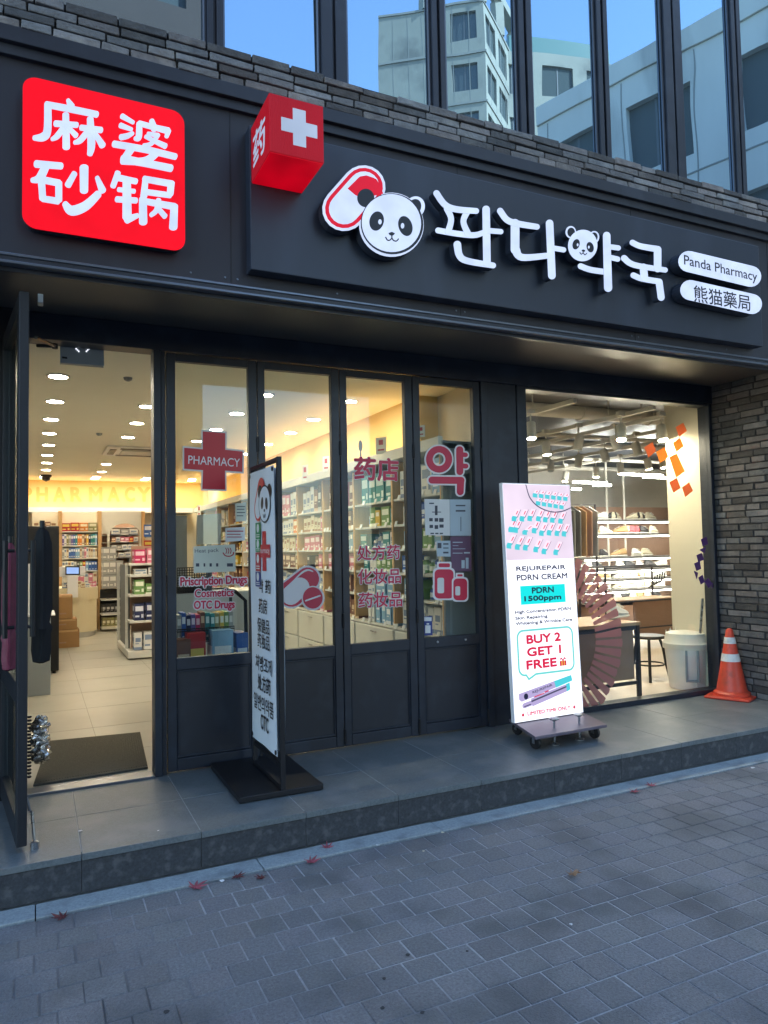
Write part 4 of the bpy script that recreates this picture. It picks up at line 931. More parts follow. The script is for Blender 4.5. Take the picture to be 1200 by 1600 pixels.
# shoe shelves on the back wall
SY = 9.6
def sx(x): return P(x, 840, 'Y', SY).x
def sz(y): return P(980, y, 'Y', SY).z
t = thing('shoe_shelving', 'grey back wall shelving lined with shoes and light strips, lower strips added', 'shelving', (sx(980), SY, ZP))
rowy = (812, 834, 870, 889, 905, 921, 938)
for y in rowy:
    b = MB(); b.box(sx(912), sx(1080), SY, SY+.42, sz(y)-.035, sz(y)); s_ = b.build('shelf', 'shelf_grey', t, bevel=.003)
    if y < 930:
        b = MB(); b.box(sx(914), sx(1076), SY+.01, SY+.03, sz(y)-.055, sz(y)-.036); b.build('led_strip', 'led_strip', s_)  # strips under the lower shelves are added to brighten the shoes
for x in (963, 990):
    b = MB(); b.tube([(sx(x), SY+.2, sz(945)), (sx(x), SY+.2, 3.35)], .02, 10); b.build('post', 'pipe_white', t)
b = MB(); b.box(sx(912), sx(1080), SY+.43, SY+.45, ZP, sz(790)); b.build('back_panel', 'brown_board', t)
b = MB(); b.box(sx(925), sx(1080), SY+.02, SY+.4, ZP, sz(946)); b.build('base_cabinet', 'brown_board', t)
for i, (xa, xb, y, Y, z) in enumerate(((897, 947, 753, 8.6, 2.72), (928, 953, 757, 9.0, 2.72), (974, 1034, 741, 8.6, 2.76), (1006, 1040, 745, 9.0, 2.76), (895, 906, 763, 9.6, 2.72))):
    p0 = P(xa, y+4, 'Y', Y); p1 = P(xb, y-2, 'Y', Y); f = V(p1)-V(p0); m_ = (p0+p1)/2
    b = MB(); b.cbox(m_, (1, 0, 0), (0, 1, 0), (0, 0, 1), f.length/2, .02, .015); tag(b.build('linear_light', 'linear_lamp', loc=m_), '%s thin white linear light above the shoe shelves' % ('long left', 'short left', 'long right', 'short right', 'tiny left')[i], 'linear light')
# a shoe: lofted upper on a sole
def shoe_proto(up, label):
    t = thing('shoe', label, 'shoe', (0, 0, 0), 'shoes on the shelves')
    n = 14
    def ring(x, wd, z0, z1, pw=1.0): return [(x, wd*math.cos(a)*(1 if math.sin(a) < 0 else pw), (z0+z1)/2+(z1-z0)/2*math.sin(a)) for a in [2*math.pi*k/n for k in range(n)]]
    b = MB(); rs = [ring(-.14, .03, .0, .028), ring(-.12, .038, 0, .03), ring(0, .036, 0, .028), ring(.09, .045, 0, .026), ring(.135, .03, .004, .026)]
    vs = [p for r in rs for p in r]; fs = [(i*n+k, i*n+(k+1) % n, (i+1)*n+(k+1) % n, (i+1)*n+k) for i in range(len(rs)-1) for k in range(n)]+[tuple(reversed(range(n))), tuple(range((len(rs)-1)*n, len(rs)*n))]
    b.add(vs, fs); b.build('sole', 'sole_white', t, smooth=True)
    b = MB(); rs = [ring(-.138, .022, .024, .09, .7), ring(-.125, .034, .024, .125, .6), ring(-.07, .036, .024, .128, .55), ring(-.02, .036, .022, .108, .55), ring(.04, .040, .022, .082, .7), ring(.09, .041, .022, .066, .85), ring(.125, .028, .022, .05, .9), ring(.136, .012, .026, .038)]
    vs = [p for r in rs for p in r]; fs = [(i*n+k, i*n+(k+1) % n, (i+1)*n+(k+1) % n, (i+1)*n+k) for i in range(len(rs)-1) for k in range(n)]+[tuple(reversed(range(n))), tuple(range((len(rs)-1)*n, len(rs)*n))]
    b.add(vs, fs); b.build('upper', up, t, smooth=True)
    b = MB()
    for k in range(4): b.cbox((-.0+.022*k, 0, .113-.009*k), (0, 1, 0), (.9, 0, -.4), (.4, 0, .9), .018, .005, .004)
    b.build('laces', 'sole_white', t)
    return t
random.seed(17)
SP = {}
def shoe(col, x, Y, z, lb, rz=None, s=1.15):
    m_ = 'shoe_'+col
    rz = random.choice((.25, .4, math.pi-.3, .1)) if rz is None else rz
    if col not in SP:
        SP[col] = shoe_proto(m_, lb); o = SP[col]; o.location = (x, Y, z); o.rotation_euler.z = rz; o.scale = (s, s, s)
    else: o = dup(SP[col], (x, Y, z), rz, lb, (s, s, s))
    return o
for (y, lst, nmr) in ((812, ((920, 'black'), (933, 'cream'), (950, 'white'), (964, 'black'), (977, 'cream'), (1005, 'cream'), (1018, 'black'), (1031, 'cream')), 'top'),
                 (834, ((915, 'black'), (940, 'tan'), (960, 'white'), (981, 'tan'), (992, 'pink'), (1002, 'cream'), (1012, 'pink'), (1021, 'black'), (1035, 'cream')), 'second'),
                 (870, ((918, 'white'), (943, 'cream'), (956, 'black'), (978, 'tan'), (1008, 'white'), (1023, 'cream')), 'third'),
                 (889, ((922, 'white'), (945, 'black'), (982, 'white'), (997, 'black'), (1012, 'white'), (1028, 'black'), (1041, 'white')), 'fourth'),
                 (905, ((933, 'cream'), (955, 'tan'), (980, 'white'), (991, 'cream'), (1003, 'white'), (1015, 'tan'), (1027, 'white'), (1039, 'white')), 'fifth'),
                 (938, ((978, 'white'), (989, 'black'), (1001, 'white'), (1013, 'tan'), (1024, 'white'), (1036, 'black')), 'lowest'),
                 (921, ((933, 'tan'), (955, 'white'), (978, 'cream'), (989, 'white'), (1001, 'cream'), (1013, 'white'), (1024, 'cream'), (1036, 'white')), 'sixth')):
    for x, c in lst:
        shoe(c, sx(x), SY+.2, sz(y)+.001, '%s shoe on the %s shelf of the shoe wall%s' % (c, nmr, ', left of the first post' if x < 960 else ', between the posts' if x < 990 else ', right of the posts'))
# clothes rail with hangers
t = thing('clothes_rail', 'dark rail with grey garments behind the lit display', 'clothes rail', (sx(905), 8.0, ZP)); Y = 8.2
xa, xb = P(890, 800, 'Y', Y).x-.6, P(930, 800, 'Y', Y).x; zr = P(910, 788, 'Y', Y).z
b = MB(); b.tube([(xa, Y, ZP), (xa, Y, zr), (xb, Y, zr), (xb, Y, ZP)], .014, 8); b.build('frame', 'rail_dark', t)
for k in range(9):
    x = xa+.1+(xb-xa-.15)*k/9; b = MB(); f = Fr((x, Y, zr), (0, 1, 0), (0, 0, 1))
    b.prism(f, [(-.2, -.75), (.2, -.75), (.22, -.12), (.04, -.03), (-.04, -.03), (-.22, -.12)], -.012, .012); b.build('garment', ('grey_plastic', 'shelf_grey', 'shoe_tan', 'brown_board')[k % 4], t, bevel=.008)
# dark display table with lower rail, in the middle of the shop
t = thing('garment_rack', 'dark metal display frame in front of the shoe shelves', 'display frame', (5.9, 7.0, ZP)); Y = 7.2
xa, xb = P(945, 885, 'Y', Y).x, P(1062, 885, 'Y', Y).x; zt_ = P(1000, 886, 'Y', Y).z
b = MB(); b.tube([(xa, Y, ZP), (xa, Y, zt_), (xb, Y, zt_), (xb, Y, ZP)], .016, 8); b.tube([(xa, Y+.5, ZP), (xa, Y+.5, zt_), (xb, Y+.5, zt_), (xb, Y+.5, ZP)], .016, 8)
for z in (ZP+.25, ZP+.6): b.tube([(xa, Y, z), (xb, Y, z)], .01, 8)
b.build('frame', 'rail_dark', t)
b = MB(); b.box(xa, xb, Y+.02, Y+.48, ZP+.6, ZP+.62); b.build('shelf', 'table_wood', t)
b = MB(); b.box(P(1000, 960, 'Y', Y).x, xb, Y+.1, Y+.12, ZP+.1, ZP+.59); b.build('panel', 'brown_board', t)
b = MB()
for k in range(5): c = P(1024+k*4, 914-k*2, 'Y', Y); b.tube([c+V((0, 0, .12)), c+V((-.03, 0, .02)), c+V((-.12, 0, -.03))], .009, 6)
pieces(b, 'hanger', 'black_plastic', t)
# near table, stool, bin, broom
ty = 4.87; xR = P(1005, 1091, 'Z', ZP).x; zt_ = P(1003, 971, 'Y', ty).z
t = thing('display_table', 'dark framed display table with pale wood top behind the red fan', 'table', (xR-.4, ty+.3, ZP))
b = MB(); b.box(xR-.95, xR+.02, ty-.01, ty+.62, zt_-.03, zt_); b.build('tabletop', 'table_wood', t, bevel=.004)
for x in (xR-.92, xR):
    for y in (ty+.02, ty+.58):
        b = MB(); b.box(x-.016, x+.016, y-.016, y+.016, ZP+.003, zt_-.031); b.build('leg', 'rail_dark', t)
b = MB(); b.box(xR-.9, xR-.02, ty+.05, ty+.065, ZP+.16, zt_-.05); b.build('side_panel', 'brown_board', t)
b = MB(); b.box(xR-.9, xR-.017, ty+.01, ty+.03, ZP+.12, ZP+.15); b.box(xR-.9, xR-.017, ty+.01, ty+.03, zt_-.07, zt_-.032); b.build('rail', 'rail_dark', t)
shoe('white', P(966, 968, 'Y', 5.2).x, 5.2, zt_+.001, 'white shoe on the near display table', .3)
c = P(1012, 1060, 'Z', ZP); c.y = 5.45; c.x = P(1016, 1060, 'Y', 5.45).x; zs_ = P(1015, 992, 'Y', 5.45).z
t = thing('stool', 'black stool with curved legs behind the shop window', 'stool', c)
b = MB(); b.lathe([(.0, 0), (.15, 0), (.16, .015), (.15, .03), (0, .03)], V((c.x, c.y, zs_-.03)), 20); b.build('seat', 'black_plastic', t, smooth=True)
for k in range(4):
    a = math.pi/4+k*math.pi/2; e = V((math.cos(a), math.sin(a), 0)); b = MB(); o = V((c.x, c.y, 0))
    b.tube([o+e*.10+V((0, 0, zs_-.03)), o+e*.13+V((0, 0, zs_-.12)), o+e*.15+V((0, 0, ZP+.18)), o+e*.19+V((0, 0, ZP+.003))], .014, 8); b.build('leg', 'black_plastic', t, smooth=True)
b = MB(); b.tube([V((c.x+.14*math.cos(a), c.y+.14*math.sin(a), ZP+.16)) for a in [2*math.pi*k/16 for k in range(17)]], .008, 6); b.build('foot_ring', 'black_plastic', t)
c = P(1075, 1078, 'Z', ZP); c.y = 4.99; c.x = P(1073, 1040, 'Y', 4.99).x; h = P(1073, 986, 'Y', 4.99).z-ZP
t = thing('waste_bin', 'white plastic waste bin with domed lid behind the shop window', 'bin', (c.x, c.y, ZP))
r = (P(1102, 1040, 'Y', 4.99).x-P(1045, 1040, 'Y', 4.99).x)/2*.82
b = MB(); hh = h*.74; b.lathe([(r*.78, 0), (r*.82, .01), (r*.97, hh-.02), (r, hh)], V((c.x, c.y, ZP+.003)), 32); b.build('body', 'white_plastic', t, smooth=True)
b = MB(); b.lathe([(r*1.06, hh-.02), (r*1.07, hh+.03), (r*.98, hh+.05), (r*.9, hh+.12), (r*.78, h-.01), (r*.5, h), (0, h)], V((c.x, c.y, ZP+.003)), 32); b.build('lid', 'shelf_white', t, smooth=True)
b = MB(); nb_ = V((-.62, -.78, 0)).normalized(); f = Fr(V((c.x, c.y, ZP))+nb_*(r-.012), (.78, -.62, 0), (0, 0, 1))
for (x0, x1, z0, z1, q) in ((-.10, .02, .08, .40, .02), ):
    for (a0, a1, b0, b1) in ((x0, x0+q, z0, z1), (x1-q, x1, z0, z1), (x0+q, x1-q, z0, z0+q)): b.prism(f, [(a0+.06, b0), (a1+.06, b0), (a1+.06, b1), (a0+.06, b1)], -.05, .006)
b.build('side_moulding', 'blue_plastic', t, bevel=.004)
b = MB(); random.seed(3); pts = [V((c.x-.1+.02*k, c.y+.16+random.uniform(-.02, .02), ZP+h*.9+random.uniform(.0, .1))) for k in range(9)]
b.add(pts+[p-V((0, 0, .12)) for p in pts], [(k, k+1, k+10, k+9) for k in range(8)]); b.build('bag_liner', 'vinyl_white', t)
p0, p1 = P(1116, 1070, 'Y', 4.95), P(1113, 968, 'Y', 4.85); p0.x = min(p0.x, 5.56); p1.x = 5.57
t = thing('long_broom', 'broom and white dustpan leaning at the corner of the shop window', 'broom', (5.5, 4.9, ZP))
b = MB(); b.tube([V((5.535, 4.87, ZP+.2)), V((5.575, 4.82, 1.02))], .012, 8); b.build('handle', 'steel', t)
b = MB(); b.hexa([(5.46, 4.82, ZP+.004), (5.57, 4.82, ZP+.004), (5.57, 4.95, ZP+.004), (5.46, 4.95, ZP+.004), (5.48, 4.86, ZP+.24), (5.55, 4.86, ZP+.24), (5.55, 4.92, ZP+.24), (5.48, 4.92, ZP+.24)]); b.build('dustpan', 'white_plastic', t, bevel=.006)
# ---- stickers on the shop window
fw = FY(4.698); T3 = crop(770, 590, 3.3333); T4 = crop(870, 800, 3.636)
org = [([(952, 258), (992, 235), (1010, 278), (970, 308)], 1, 'dark orange diamond sticker topmost on the window'), ([(936, 340), (975, 315), (995, 358), (955, 390)], 0, 'bright orange diamond sticker second from the top'),
       ([(790, 362), (832, 335), (850, 382), (810, 418)], 1, 'dark orange diamond sticker outermost at the left of the chain'), ([(850, 388), (893, 362), (916, 412), (872, 445)], 0, 'bright orange diamond sticker second from the left'),
       ([(918, 415), (958, 393), (1000, 488), (955, 520)], 0, 'long bright orange block sticker in the middle of the chain'), ([(920, 545), (958, 522), (978, 575), (940, 600)], 1, 'orange diamond sticker below the long block'), ([(985, 572), (1022, 545), (1042, 590), (1002, 622)], 1, 'dark orange diamond sticker lowest at the right')]
for pts, k, lb in org:
    b = MB(); poly(b, fw, T3, pts, 0, .0012); tag(b.build('diamond_sticker', 'vinyl_brown_orange' if k else 'vinyl_orange', loc=fw.pt(*fw.px(*T3(*pts[0])))), lb, 'sticker', 'orange diamond stickers')
pur = [([(818, 155), (850, 140), (860, 182), (828, 195)], 'purple square sticker topmost of the purple curve'), ([(810, 215), (847, 198), (838, 235)], 'purple triangle sticker near the top of the purple curve'), ([(793, 245), (825, 232), (835, 272), (803, 285)], 'purple square sticker third from the top'),
       ([(780, 293), (812, 278), (820, 322), (793, 335)], 'purple square sticker leftmost in the curve'), ([(778, 333), (803, 345), (795, 385)], 'purple triangle sticker below the leftmost square'), ([(803, 372), (828, 357), (840, 398), (818, 412)], 'purple square sticker third from the bottom'),
       ([(838, 395), (860, 375), (884, 408), (862, 433)], 'purple square sticker at the bottom of the curve'), ([(884, 400), (898, 412), (878, 435)], 'small purple triangle sticker at the window frame')]
for pts, lb in pur:
    b = MB(); poly(b, fw, T4, pts, 0, .0012); tag(b.build('square_sticker', 'vinyl_purple', loc=fw.pt(*fw.px(*T4(*pts[0])))), lb, 'sticker', 'purple stickers')
c = fw.px(866, 1004); Ro = abs(fw.px(972, 1004)[0]-c[0]); Ri = Ro*.60
b = MB(); n = 26
for k in range(n):
    a0 = math.radians(-92+k*184/n); a1 = a0+math.radians(5.6); rr = Ro*(1-.012*(k % 2)); am = (a0+a1)/2
    b.prism(fw, [(c[0]+Ri*math.cos(a0+.012), c[1]+Ri*math.sin(a0+.012)), (c[0]+rr*math.cos(a0), c[1]+rr*math.sin(a0)), (c[0]+(rr+.008)*math.cos(am), c[1]+(rr+.008)*math.sin(am)), (c[0]+rr*math.cos(a1), c[1]+rr*math.sin(a1)), (c[0]+Ri*math.cos(a1-.012), c[1]+Ri*math.sin(a1-.012))], 0, .0012)
tag(b.build('fan_sticker', 'vinyl_fan', loc=fw.pt(*c)), 'large red folding fan sticker on the shop window behind the lit display', 'sticker')
# ================================================================== SIGNS
# ---- red square sign
f = FY(3.60); T = crop(0, 100, 3.75)
a0, a1 = f.px(34.5, 352), f.px(288, 181); zt_, zb_ = f.px(160, 148)[1], f.px(160, 370)[1]
zt_ = (f.px(60, 119)[1]+f.px(270, 175)[1])/2; zb_ = (f.px(60, 360)[1]+f.px(265, 388)[1])/2
t = thing('restaurant_sign', 'glowing red rounded square sign with four white characters', 'sign', f.pt((a0[0]+a1[0])/2, zb_))
b = MB(); b.prism(f, rrect(a0[0]+.006, zb_+.006, a1[0]-.006, zt_-.006, .055), -.065, -.004); b.build('housing', 'navy_metal', t)
b = MB(); b.prism(f, rrect(a0[0], zb_, a1[0], zt_, .06), -.0035, 0); b.build('lit_face', 'lit_red', t)
CH = {'first_character': [[(398, 214, 24), (416, 250, 48)], [(272, 240, 40), (420, 268, 42), (566, 298, 40)], [(280, 240, 46), (278, 390, 50), (252, 430, 52), (200, 436, 30)], [(385, 300, 42), (388, 490, 48)], [(325, 352, 38), (450, 360, 34)], [(372, 375, 34), (335, 425, 36), (304, 444, 22)], [(405, 380, 26), (445, 422, 34)],
  [(528, 325, 42), (535, 470, 50), (526, 530, 36)], [(475, 376, 34), (592, 390, 36)], [(512, 400, 36), (470, 450, 36), (436, 464, 22)], [(556, 410, 28), (600, 480, 42)]],
 'second_character': [[(715, 308, 34), (780, 345, 24)], [(706, 362, 34), (770, 386, 24)], [(708, 432, 36), (745, 424, 34), (778, 408, 22)], [(888, 335, 32), (905, 385, 42)], [(815, 352, 36), (812, 430, 40), (790, 440, 24)], [(815, 350, 32), (895, 372, 34), (984, 394, 40)], [(985, 395, 36), (975, 428, 26)], [(866, 412, 24), (925, 420, 26)], [(852, 428, 22), (900, 452, 26), (968, 484, 34)], [(926, 418, 26), (885, 470, 26), (840, 480, 20)],
  [(668, 472, 40), (860, 506, 40), (1026, 546, 38)], [(775, 490, 48), (735, 548, 44)], [(720, 560, 50), (840, 582, 44), (1000, 614, 44)], [(920, 520, 46), (850, 570, 44), (715, 574, 36)]],
 'third_character': [[(212, 588, 46), (358, 600, 42)], [(268, 600, 52), (232, 670, 52), (188, 684, 30)], [(243, 690, 46), (250, 790, 44)], [(255, 682, 42), (345, 700, 42)], [(344, 700, 44), (344, 800, 44)], [(252, 792, 38), (340, 806, 40)], [(492, 610, 56), (492, 745, 52)], [(436, 645, 36), (398, 712, 42)], [(568, 668, 26), (600, 745, 46)], [(575, 765, 46), (500, 835, 58), (420, 862, 60), (380, 822, 36)]],
 'fourth_character': [[(690, 640, 38), (662, 718, 36)], [(690, 668, 40), (796, 690, 36)], [(694, 738, 28), (786, 748, 28)], [(684, 795, 36), (796, 802, 36)], [(742, 690, 52), (744, 900, 58)], [(742, 914, 50), (806, 890, 28)], [(852, 672, 36), (842, 776, 44)], [(845, 676, 38), (1000, 704, 40)], [(1002, 700, 44), (996, 764, 42)], [(850, 752, 34), (996, 772, 34)],
  [(836, 795, 48), (838, 930, 52)], [(840, 806, 36), (1018, 838, 42)], [(1020, 836, 46), (1014, 960, 52)], [(928, 800, 32), (915, 860, 32), (884, 888, 26)], [(922, 846, 30), (966, 896, 32)]]}
for ci, (nm_, sts) in enumerate(CH.items()):
    b = MB()
    for k, st in enumerate(sts): stroke(b, f, T, st, .001, .006+.0003*k, cap=.35, wscale=.92)
    b.build('character', 'lit_white', t)
# ---- red cube sign with the cross
yf, yb_ = 3.26, 3.60; p0, p1 = P(421.5, 236, 'Y', yf), P(505, 168, 'Y', yf); z0, z1 = p0.z, p1.z+.005
t = thing('cube_sign', 'red lit cube sign with a white cross jutting out above the door', 'sign', V(((p0.x+p1.x)/2, 3.6, z0)))
b = MB(); b.box(p0.x, p1.x, yf, yb_, z0, z1); b.build('cube', 'cube_red', t, bevel=.003)
b = MB(); b.box(p0.x+.004, p1.x-.004, yf+.004, yb_, z0-.004, z0-.001); b.build('bottom_face', 'cube_bottom_red', t)
f = FY(yf); T = crop(380, 140, 3.75); b = MB()
cx, cz = (p0.x+p1.x)/2+.012, f.px(*T(315, 222))[1]; s_ = .092; w_ = .033
b.prism(f, [(cx-w_, cz-s_), (cx+w_, cz-s_), (cx+w_, cz-w_), (cx+s_, cz-w_), (cx+s_, cz+w_), (cx+w_, cz+w_), (cx+w_, cz+s_), (cx-w_, cz+s_), (cx-w_, cz+w_), (cx-s_, cz+w_), (cx-s_, cz-w_), (cx-w_, cz-w_)], .0005, .003); b.build('cross', 'cube_white', t)
fl = Fr((p0.x, 0, 0), (0, -1, 0), (0, 0, 1)); b = MB()
u0, u1 = -(yb_-.06), -(yf+.07)
vs, fs = textmesh('药'); xs = [v[0] for v in vs]; ys = [v[1] for v in vs]
for k in range(9):
    ox, oy = (0, 0) if k == 0 else (.005*math.cos(k*.785), .005*math.sin(k*.785))
    b.add([fl.pt(u0+(x-min(xs))/(max(xs)-min(xs))*(u1-u0)+ox, z0+.05+(y-min(ys))/(max(ys)-min(ys))*.17+oy, .001+.0002*k) for x, y in vs], fs)
b.build('character', 'cube_white', t)
b = MB(); b.box(p0.x-.006, p1.x+.006, yb_+.001, 3.671, z0-.004, z1+.004); b.build('mounting_plate', 'navy_metal', t)
for xx in range(1, 26):
    pass
b = MB(); n = 26
for k in range(1, n): x = p0.x+(p1.x-p0.x)*k/n; b.box(x-.0008, x+.0008, yf-.0012, yf-.0001, z0+.004, z1-.004)
for k in range(1, n): y = yf+(yb_-yf)*k/n; b.box(p0.x-.0012, p0.x-.0001, y-.0008, y+.0008, z0+.004, z1-.004)
b.build('ribbing', 'cube_red', t)
# ---- pharmacy sign board with logo, letters and name plates
fp_ = FY(3.585)
pt_ = thing('pharmacy_sign', 'long dark pharmacy sign board with white panda, Korean letters and name plates', 'sign', (3, 3.6, 2.95))
X0, X1 = fp_.px(392, 417)[0], fp_.px(1189, 470)[0]; Z0, Z1 = 2.995, 3.76
b = MB(); b.box(X0, X1, 3.585, 3.671, Z0, Z1); b.build('board', 'sign_panel', pt_, bevel=.004)
D = .085                                           # letters stand off the board
f = FY(3.585-D)
T = crop(380, 140, 3.75)
def halo(fn, d): pass
b = MB(); b.sm = 1                                           # white body of the logo, capsule + face + ear
def capsule(b, w_, d0, d1): stroke(b, f, T, [(592, 700, w_), (705, 572, w_)], d0, d1, curve=False)
capsule(b, 258, -.06, 0)
ell(b, f, T, 868, 792, 190, 188, 20, -.06, .0008); ell(b, f, T, 1005, 690, 58, 66, 25, -.06, .0004)
lg = b.build('logo', ['lit_white', 'letter_side'], pt_)
b = MB()
capsule(b, 226, .001, .0022); b.build('capsule_outline', 'logo_red', lg)
b = MB(); capsule(b, 182, .0026, .0038); b.build('capsule_body', 'lit_white', lg)
b = MB(); poly(b, f, T, [(610, 582), (680, 512), (720, 505), (775, 524), (800, 560), (818, 612), (760, 625), (700, 640), (655, 620)], .004, .0052); b.build('capsule_half', 'logo_red', lg)
b = MB(); stroke(b, f, T, [(610, 570, 10), (685, 500, 17), (735, 500, 14), (772, 522, 6)], .0056, .0064); b.build('shine', 'lit_white', lg)
b = MB(); ell(b, f, T, 715, 638, 50, 54, 0, .0066, .0076); ell(b, f, T, 1000, 692, 40, 52, 25, .0012, .0022); pieces(b, 'ear', 'sign_black', lg)
b = MB(); ell(b, f, T, 868, 790, 184, 178, 20, .0080, .0088); b.build('face_outline', 'sign_black', lg)
b = MB(); ell(b, f, T, 864, 786, 174, 169, 20, .0092, .0100); b.build('face', 'lit_white', lg)
b = MB(); ell(b, f, T, 777, 775, 42, 57, 12, .0104, .0112); ell(b, f, T, 945, 804, 40, 60, -18, .0104, .0112); pieces(b, 'eye_patch', 'sign_black', lg)
b = MB(); ell(b, f, T, 796, 780, 10, 15, 0, .0116, .0122); ell(b, f, T, 928, 803, 10, 16, 0, .0116, .0122); pieces(b, 'eye', 'lit_white', lg)
b = MB(); poly(b, f, T, [(846, 845), (866, 838), (884, 846), (878, 856), (866, 862), (852, 856)], .0104, .0112); stroke(b, f, T, [(866, 858, 7), (866, 876, 7)], .0104, .0113, False)
stroke(b, f, T, [(830, 870, 7), (840, 886, 7), (855, 886, 7), (866, 874, 7)], .0104, .0114); stroke(b, f, T, [(866, 874, 7), (876, 888, 7), (892, 892, 7), (904, 880, 7)], .0104, .0115); b.build('muzzle', 'sign_black', lg)
T = crop(650, 270, 2.1818)
LET = [[[(70, 70, 22), (98, 108, 22), (135, 124, 22), (205, 130, 20)], [(106, 122, 22), (120, 158, 20), (110, 200, 22)], [(176, 130, 22), (162, 166, 20), (178, 208, 22)], [(76, 196, 20), (140, 207, 20), (200, 212, 20), (238, 200, 18)], [(240, 196, 19), (290, 200, 18)], [(240, 124, 26), (243, 308, 26)], [(142, 244, 26), (150, 282, 24), (178, 300, 22), (264, 315, 20)]],
 [[(287, 130, 22), (310, 160, 22), (345, 173, 22), (412, 184, 20)], [(338, 172, 30), (338, 262, 30)], [(340, 262, 30), (362, 288, 24), (450, 282, 20)], [(456, 172, 26), (464, 350, 26)], [(468, 256, 18), (504, 262, 18)]],
 [[(650, 214, 26), (655, 392, 28)], [(660, 252, 18), (690, 256, 18)], [(662, 288, 18), (688, 294, 18)], [(562, 318, 20), (595, 330, 20), (650, 338, 20)]],
 [[(738, 238, 20), (765, 250, 20), (822, 260, 22)], [(824, 262, 26), (824, 326, 26)], [(710, 291, 22), (745, 314, 20), (850, 331, 18)], [(776, 322, 26), (779, 356, 26)], [(742, 349, 20), (770, 360, 20), (828, 370, 20)], [(830, 372, 24), (837, 424, 24)]]]
for i, sts in enumerate(LET):
    b = MB(); b.sm = 1
    for k, st in enumerate(sts): stroke(b, f, T, st, -.055, -.0006*k, cap=.5)
    lt = b.build('letter', ['lit_white', 'letter_side'], pt_)
    if i == 2:
        b = MB(); b.sm = 1; ell(b, f, T, 568, 248, 50, 54, 10, -.05, .001); ell(b, f, T, 528, 202, 18, 21, 0, -.05, -.001); ell(b, f, T, 607, 220, 18, 22, 10, -.05, -.001); hd = b.build('panda_head', ['lit_white', 'letter_side'], lt)
        b = MB(); ell(b, f, T, 529, 203, 13, 16, 0, 0, .0006); ell(b, f, T, 606, 220, 13, 17, 10, 0, .0006); ell(b, f, T, 545, 244, 12, 18, 15, .0016, .0024); ell(b, f, T, 593, 254, 12, 18, -15, .0016, .0024); ell(b, f, T, 570, 266, 6, 4, 8, .0016, .0024)
        stroke(b, f, T, [(558, 272, 3), (563, 278, 3), (569, 272, 3)], .0016, .0025); stroke(b, f, T, [(569, 272, 3), (575, 280, 3), (581, 275, 3)], .0016, .0026); b.build('panda_marking', 'sign_black', lt)
        b = MB(); ell(b, f, T, 550, 246, 3, 5, 0, .0028, .0034); ell(b, f, T, 588, 254, 3, 5, 0, .0028, .0034); b.build('panda_eye', 'lit_white', lt)
T = crop(900, 250, 4)
for (x0, y0, x1, y1, wd), tx in (((705, 634, 1092, 727, 132), ('Panda Pharmacy', (676, 672), (1132, 776), 78)), ((714, 813, 1100, 900, 126), ('熊猫藥局', (738, 884), (1090, 946), 102))):
    b = MB(); b.sm = 1; stroke(b, f, T, [(x0, y0, wd), (x1, y1, wd)], -.075, 0, False); npl = b.build('name_plate', ['lit_white', 'letter_side'], pt_)
    b = MB(); text(b, f, T, tx[0], tx[1], tx[2], tx[3], .0012, bold=.010); b.build('lettering', 'sign_black', npl)
# letter stand-offs
b = MB()
for x, y in ((720, 335), (765, 385), (862, 400), (940, 420), (1020, 420), (600, 340), (560, 310), (1100, 415), (1150, 430), (1100, 465), (1150, 475)):
    a = f.px(x, y); q = f.pt(*a, -.06); b.tube([q, V((q.x, 3.5849, q.z))], .006, 6)
pieces(b, 'stand_off', 'black_metal', pt_)
# ---- stickers on the folding doors
fg = FY(4.698)
def sticker(name, lb, parts, cat='sticker', group=None, at=None):
    t = thing(name, lb, cat, fg.pt(*fg.px(*at)), group)
    for pn, m, fn in parts:
        b = MB(); fn(b)
        if pn == 'small_figure': pieces(b, pn, m, t)
        else: b.build(pn, m, t)
    return t
T = crop(0, 400, 2.857)
def cross(cx, cy, s, w_, sk): return [(cx-w_, cy-s-sk*-w_/s*0), (cx+w_, cy-s), (cx+w_, cy-w_), (cx+s, cy-w_), (cx+s, cy+w_), (cx+w_, cy+w_), (cx+w_, cy+s), (cx-w_, cy+s), (cx-w_, cy+w_), (cx-s, cy+w_), (cx-s, cy-w_), (cx-w_, cy-w_)]
CR_o = [(898, 775), (1012, 784), (1012, 858), (1090, 866), (1088, 972), (1010, 966), (1012, 1050), (896, 1047), (899, 963), (815, 956), (815, 848), (898, 856)]
CR_i = [(905, 783), (1005, 791), (1005, 865), (1083, 873), (1081, 964), (1004, 958), (1005, 1043), (903, 1040), (906, 956), (822, 950), (822, 856), (905, 863)]
sticker('cross_sticker', 'red cross sticker reading PHARMACY on the first glass door', [('border', 'paper_white', lambda b: poly(b, fg, T, CR_o, 0, .001)), ('cross', 'vinyl_red', lambda b: poly(b, fg, T, CR_i, .0013, .0022)),
    ('lettering', 'vinyl_white', lambda b: text(b, fg, T, 'PHARMACY', (840, 928), (1070, 942), 38, .0026))], at=(332, 720))
T = crop(0, 740, 2.857)
def lines(ls, d, bold): return lambda b: [text(b, fg, T, s_, p0, p1, h, d, bold) for s_, p0, p1, h in ls]
LS = [('Priscription Drugs', (806, 512), (1102, 500), 48), ('Cosmetics', (870, 553), (1042, 546), 36), ('OTC Drugs', (866, 615), (1046, 610), 46)]
sticker('lettering_sticker', 'crimson English lettering on the first glass door reading Priscription Drugs', [('border', 'vinyl_white', lines(LS, 0, .14)), ('lettering', 'vinyl_crimson', lines(LS, .0016, .035))], at=(333, 925))
T = crop(430, 570, 3.636)
LS2 = [('药店', (452, 652), (700, 660), 128)]
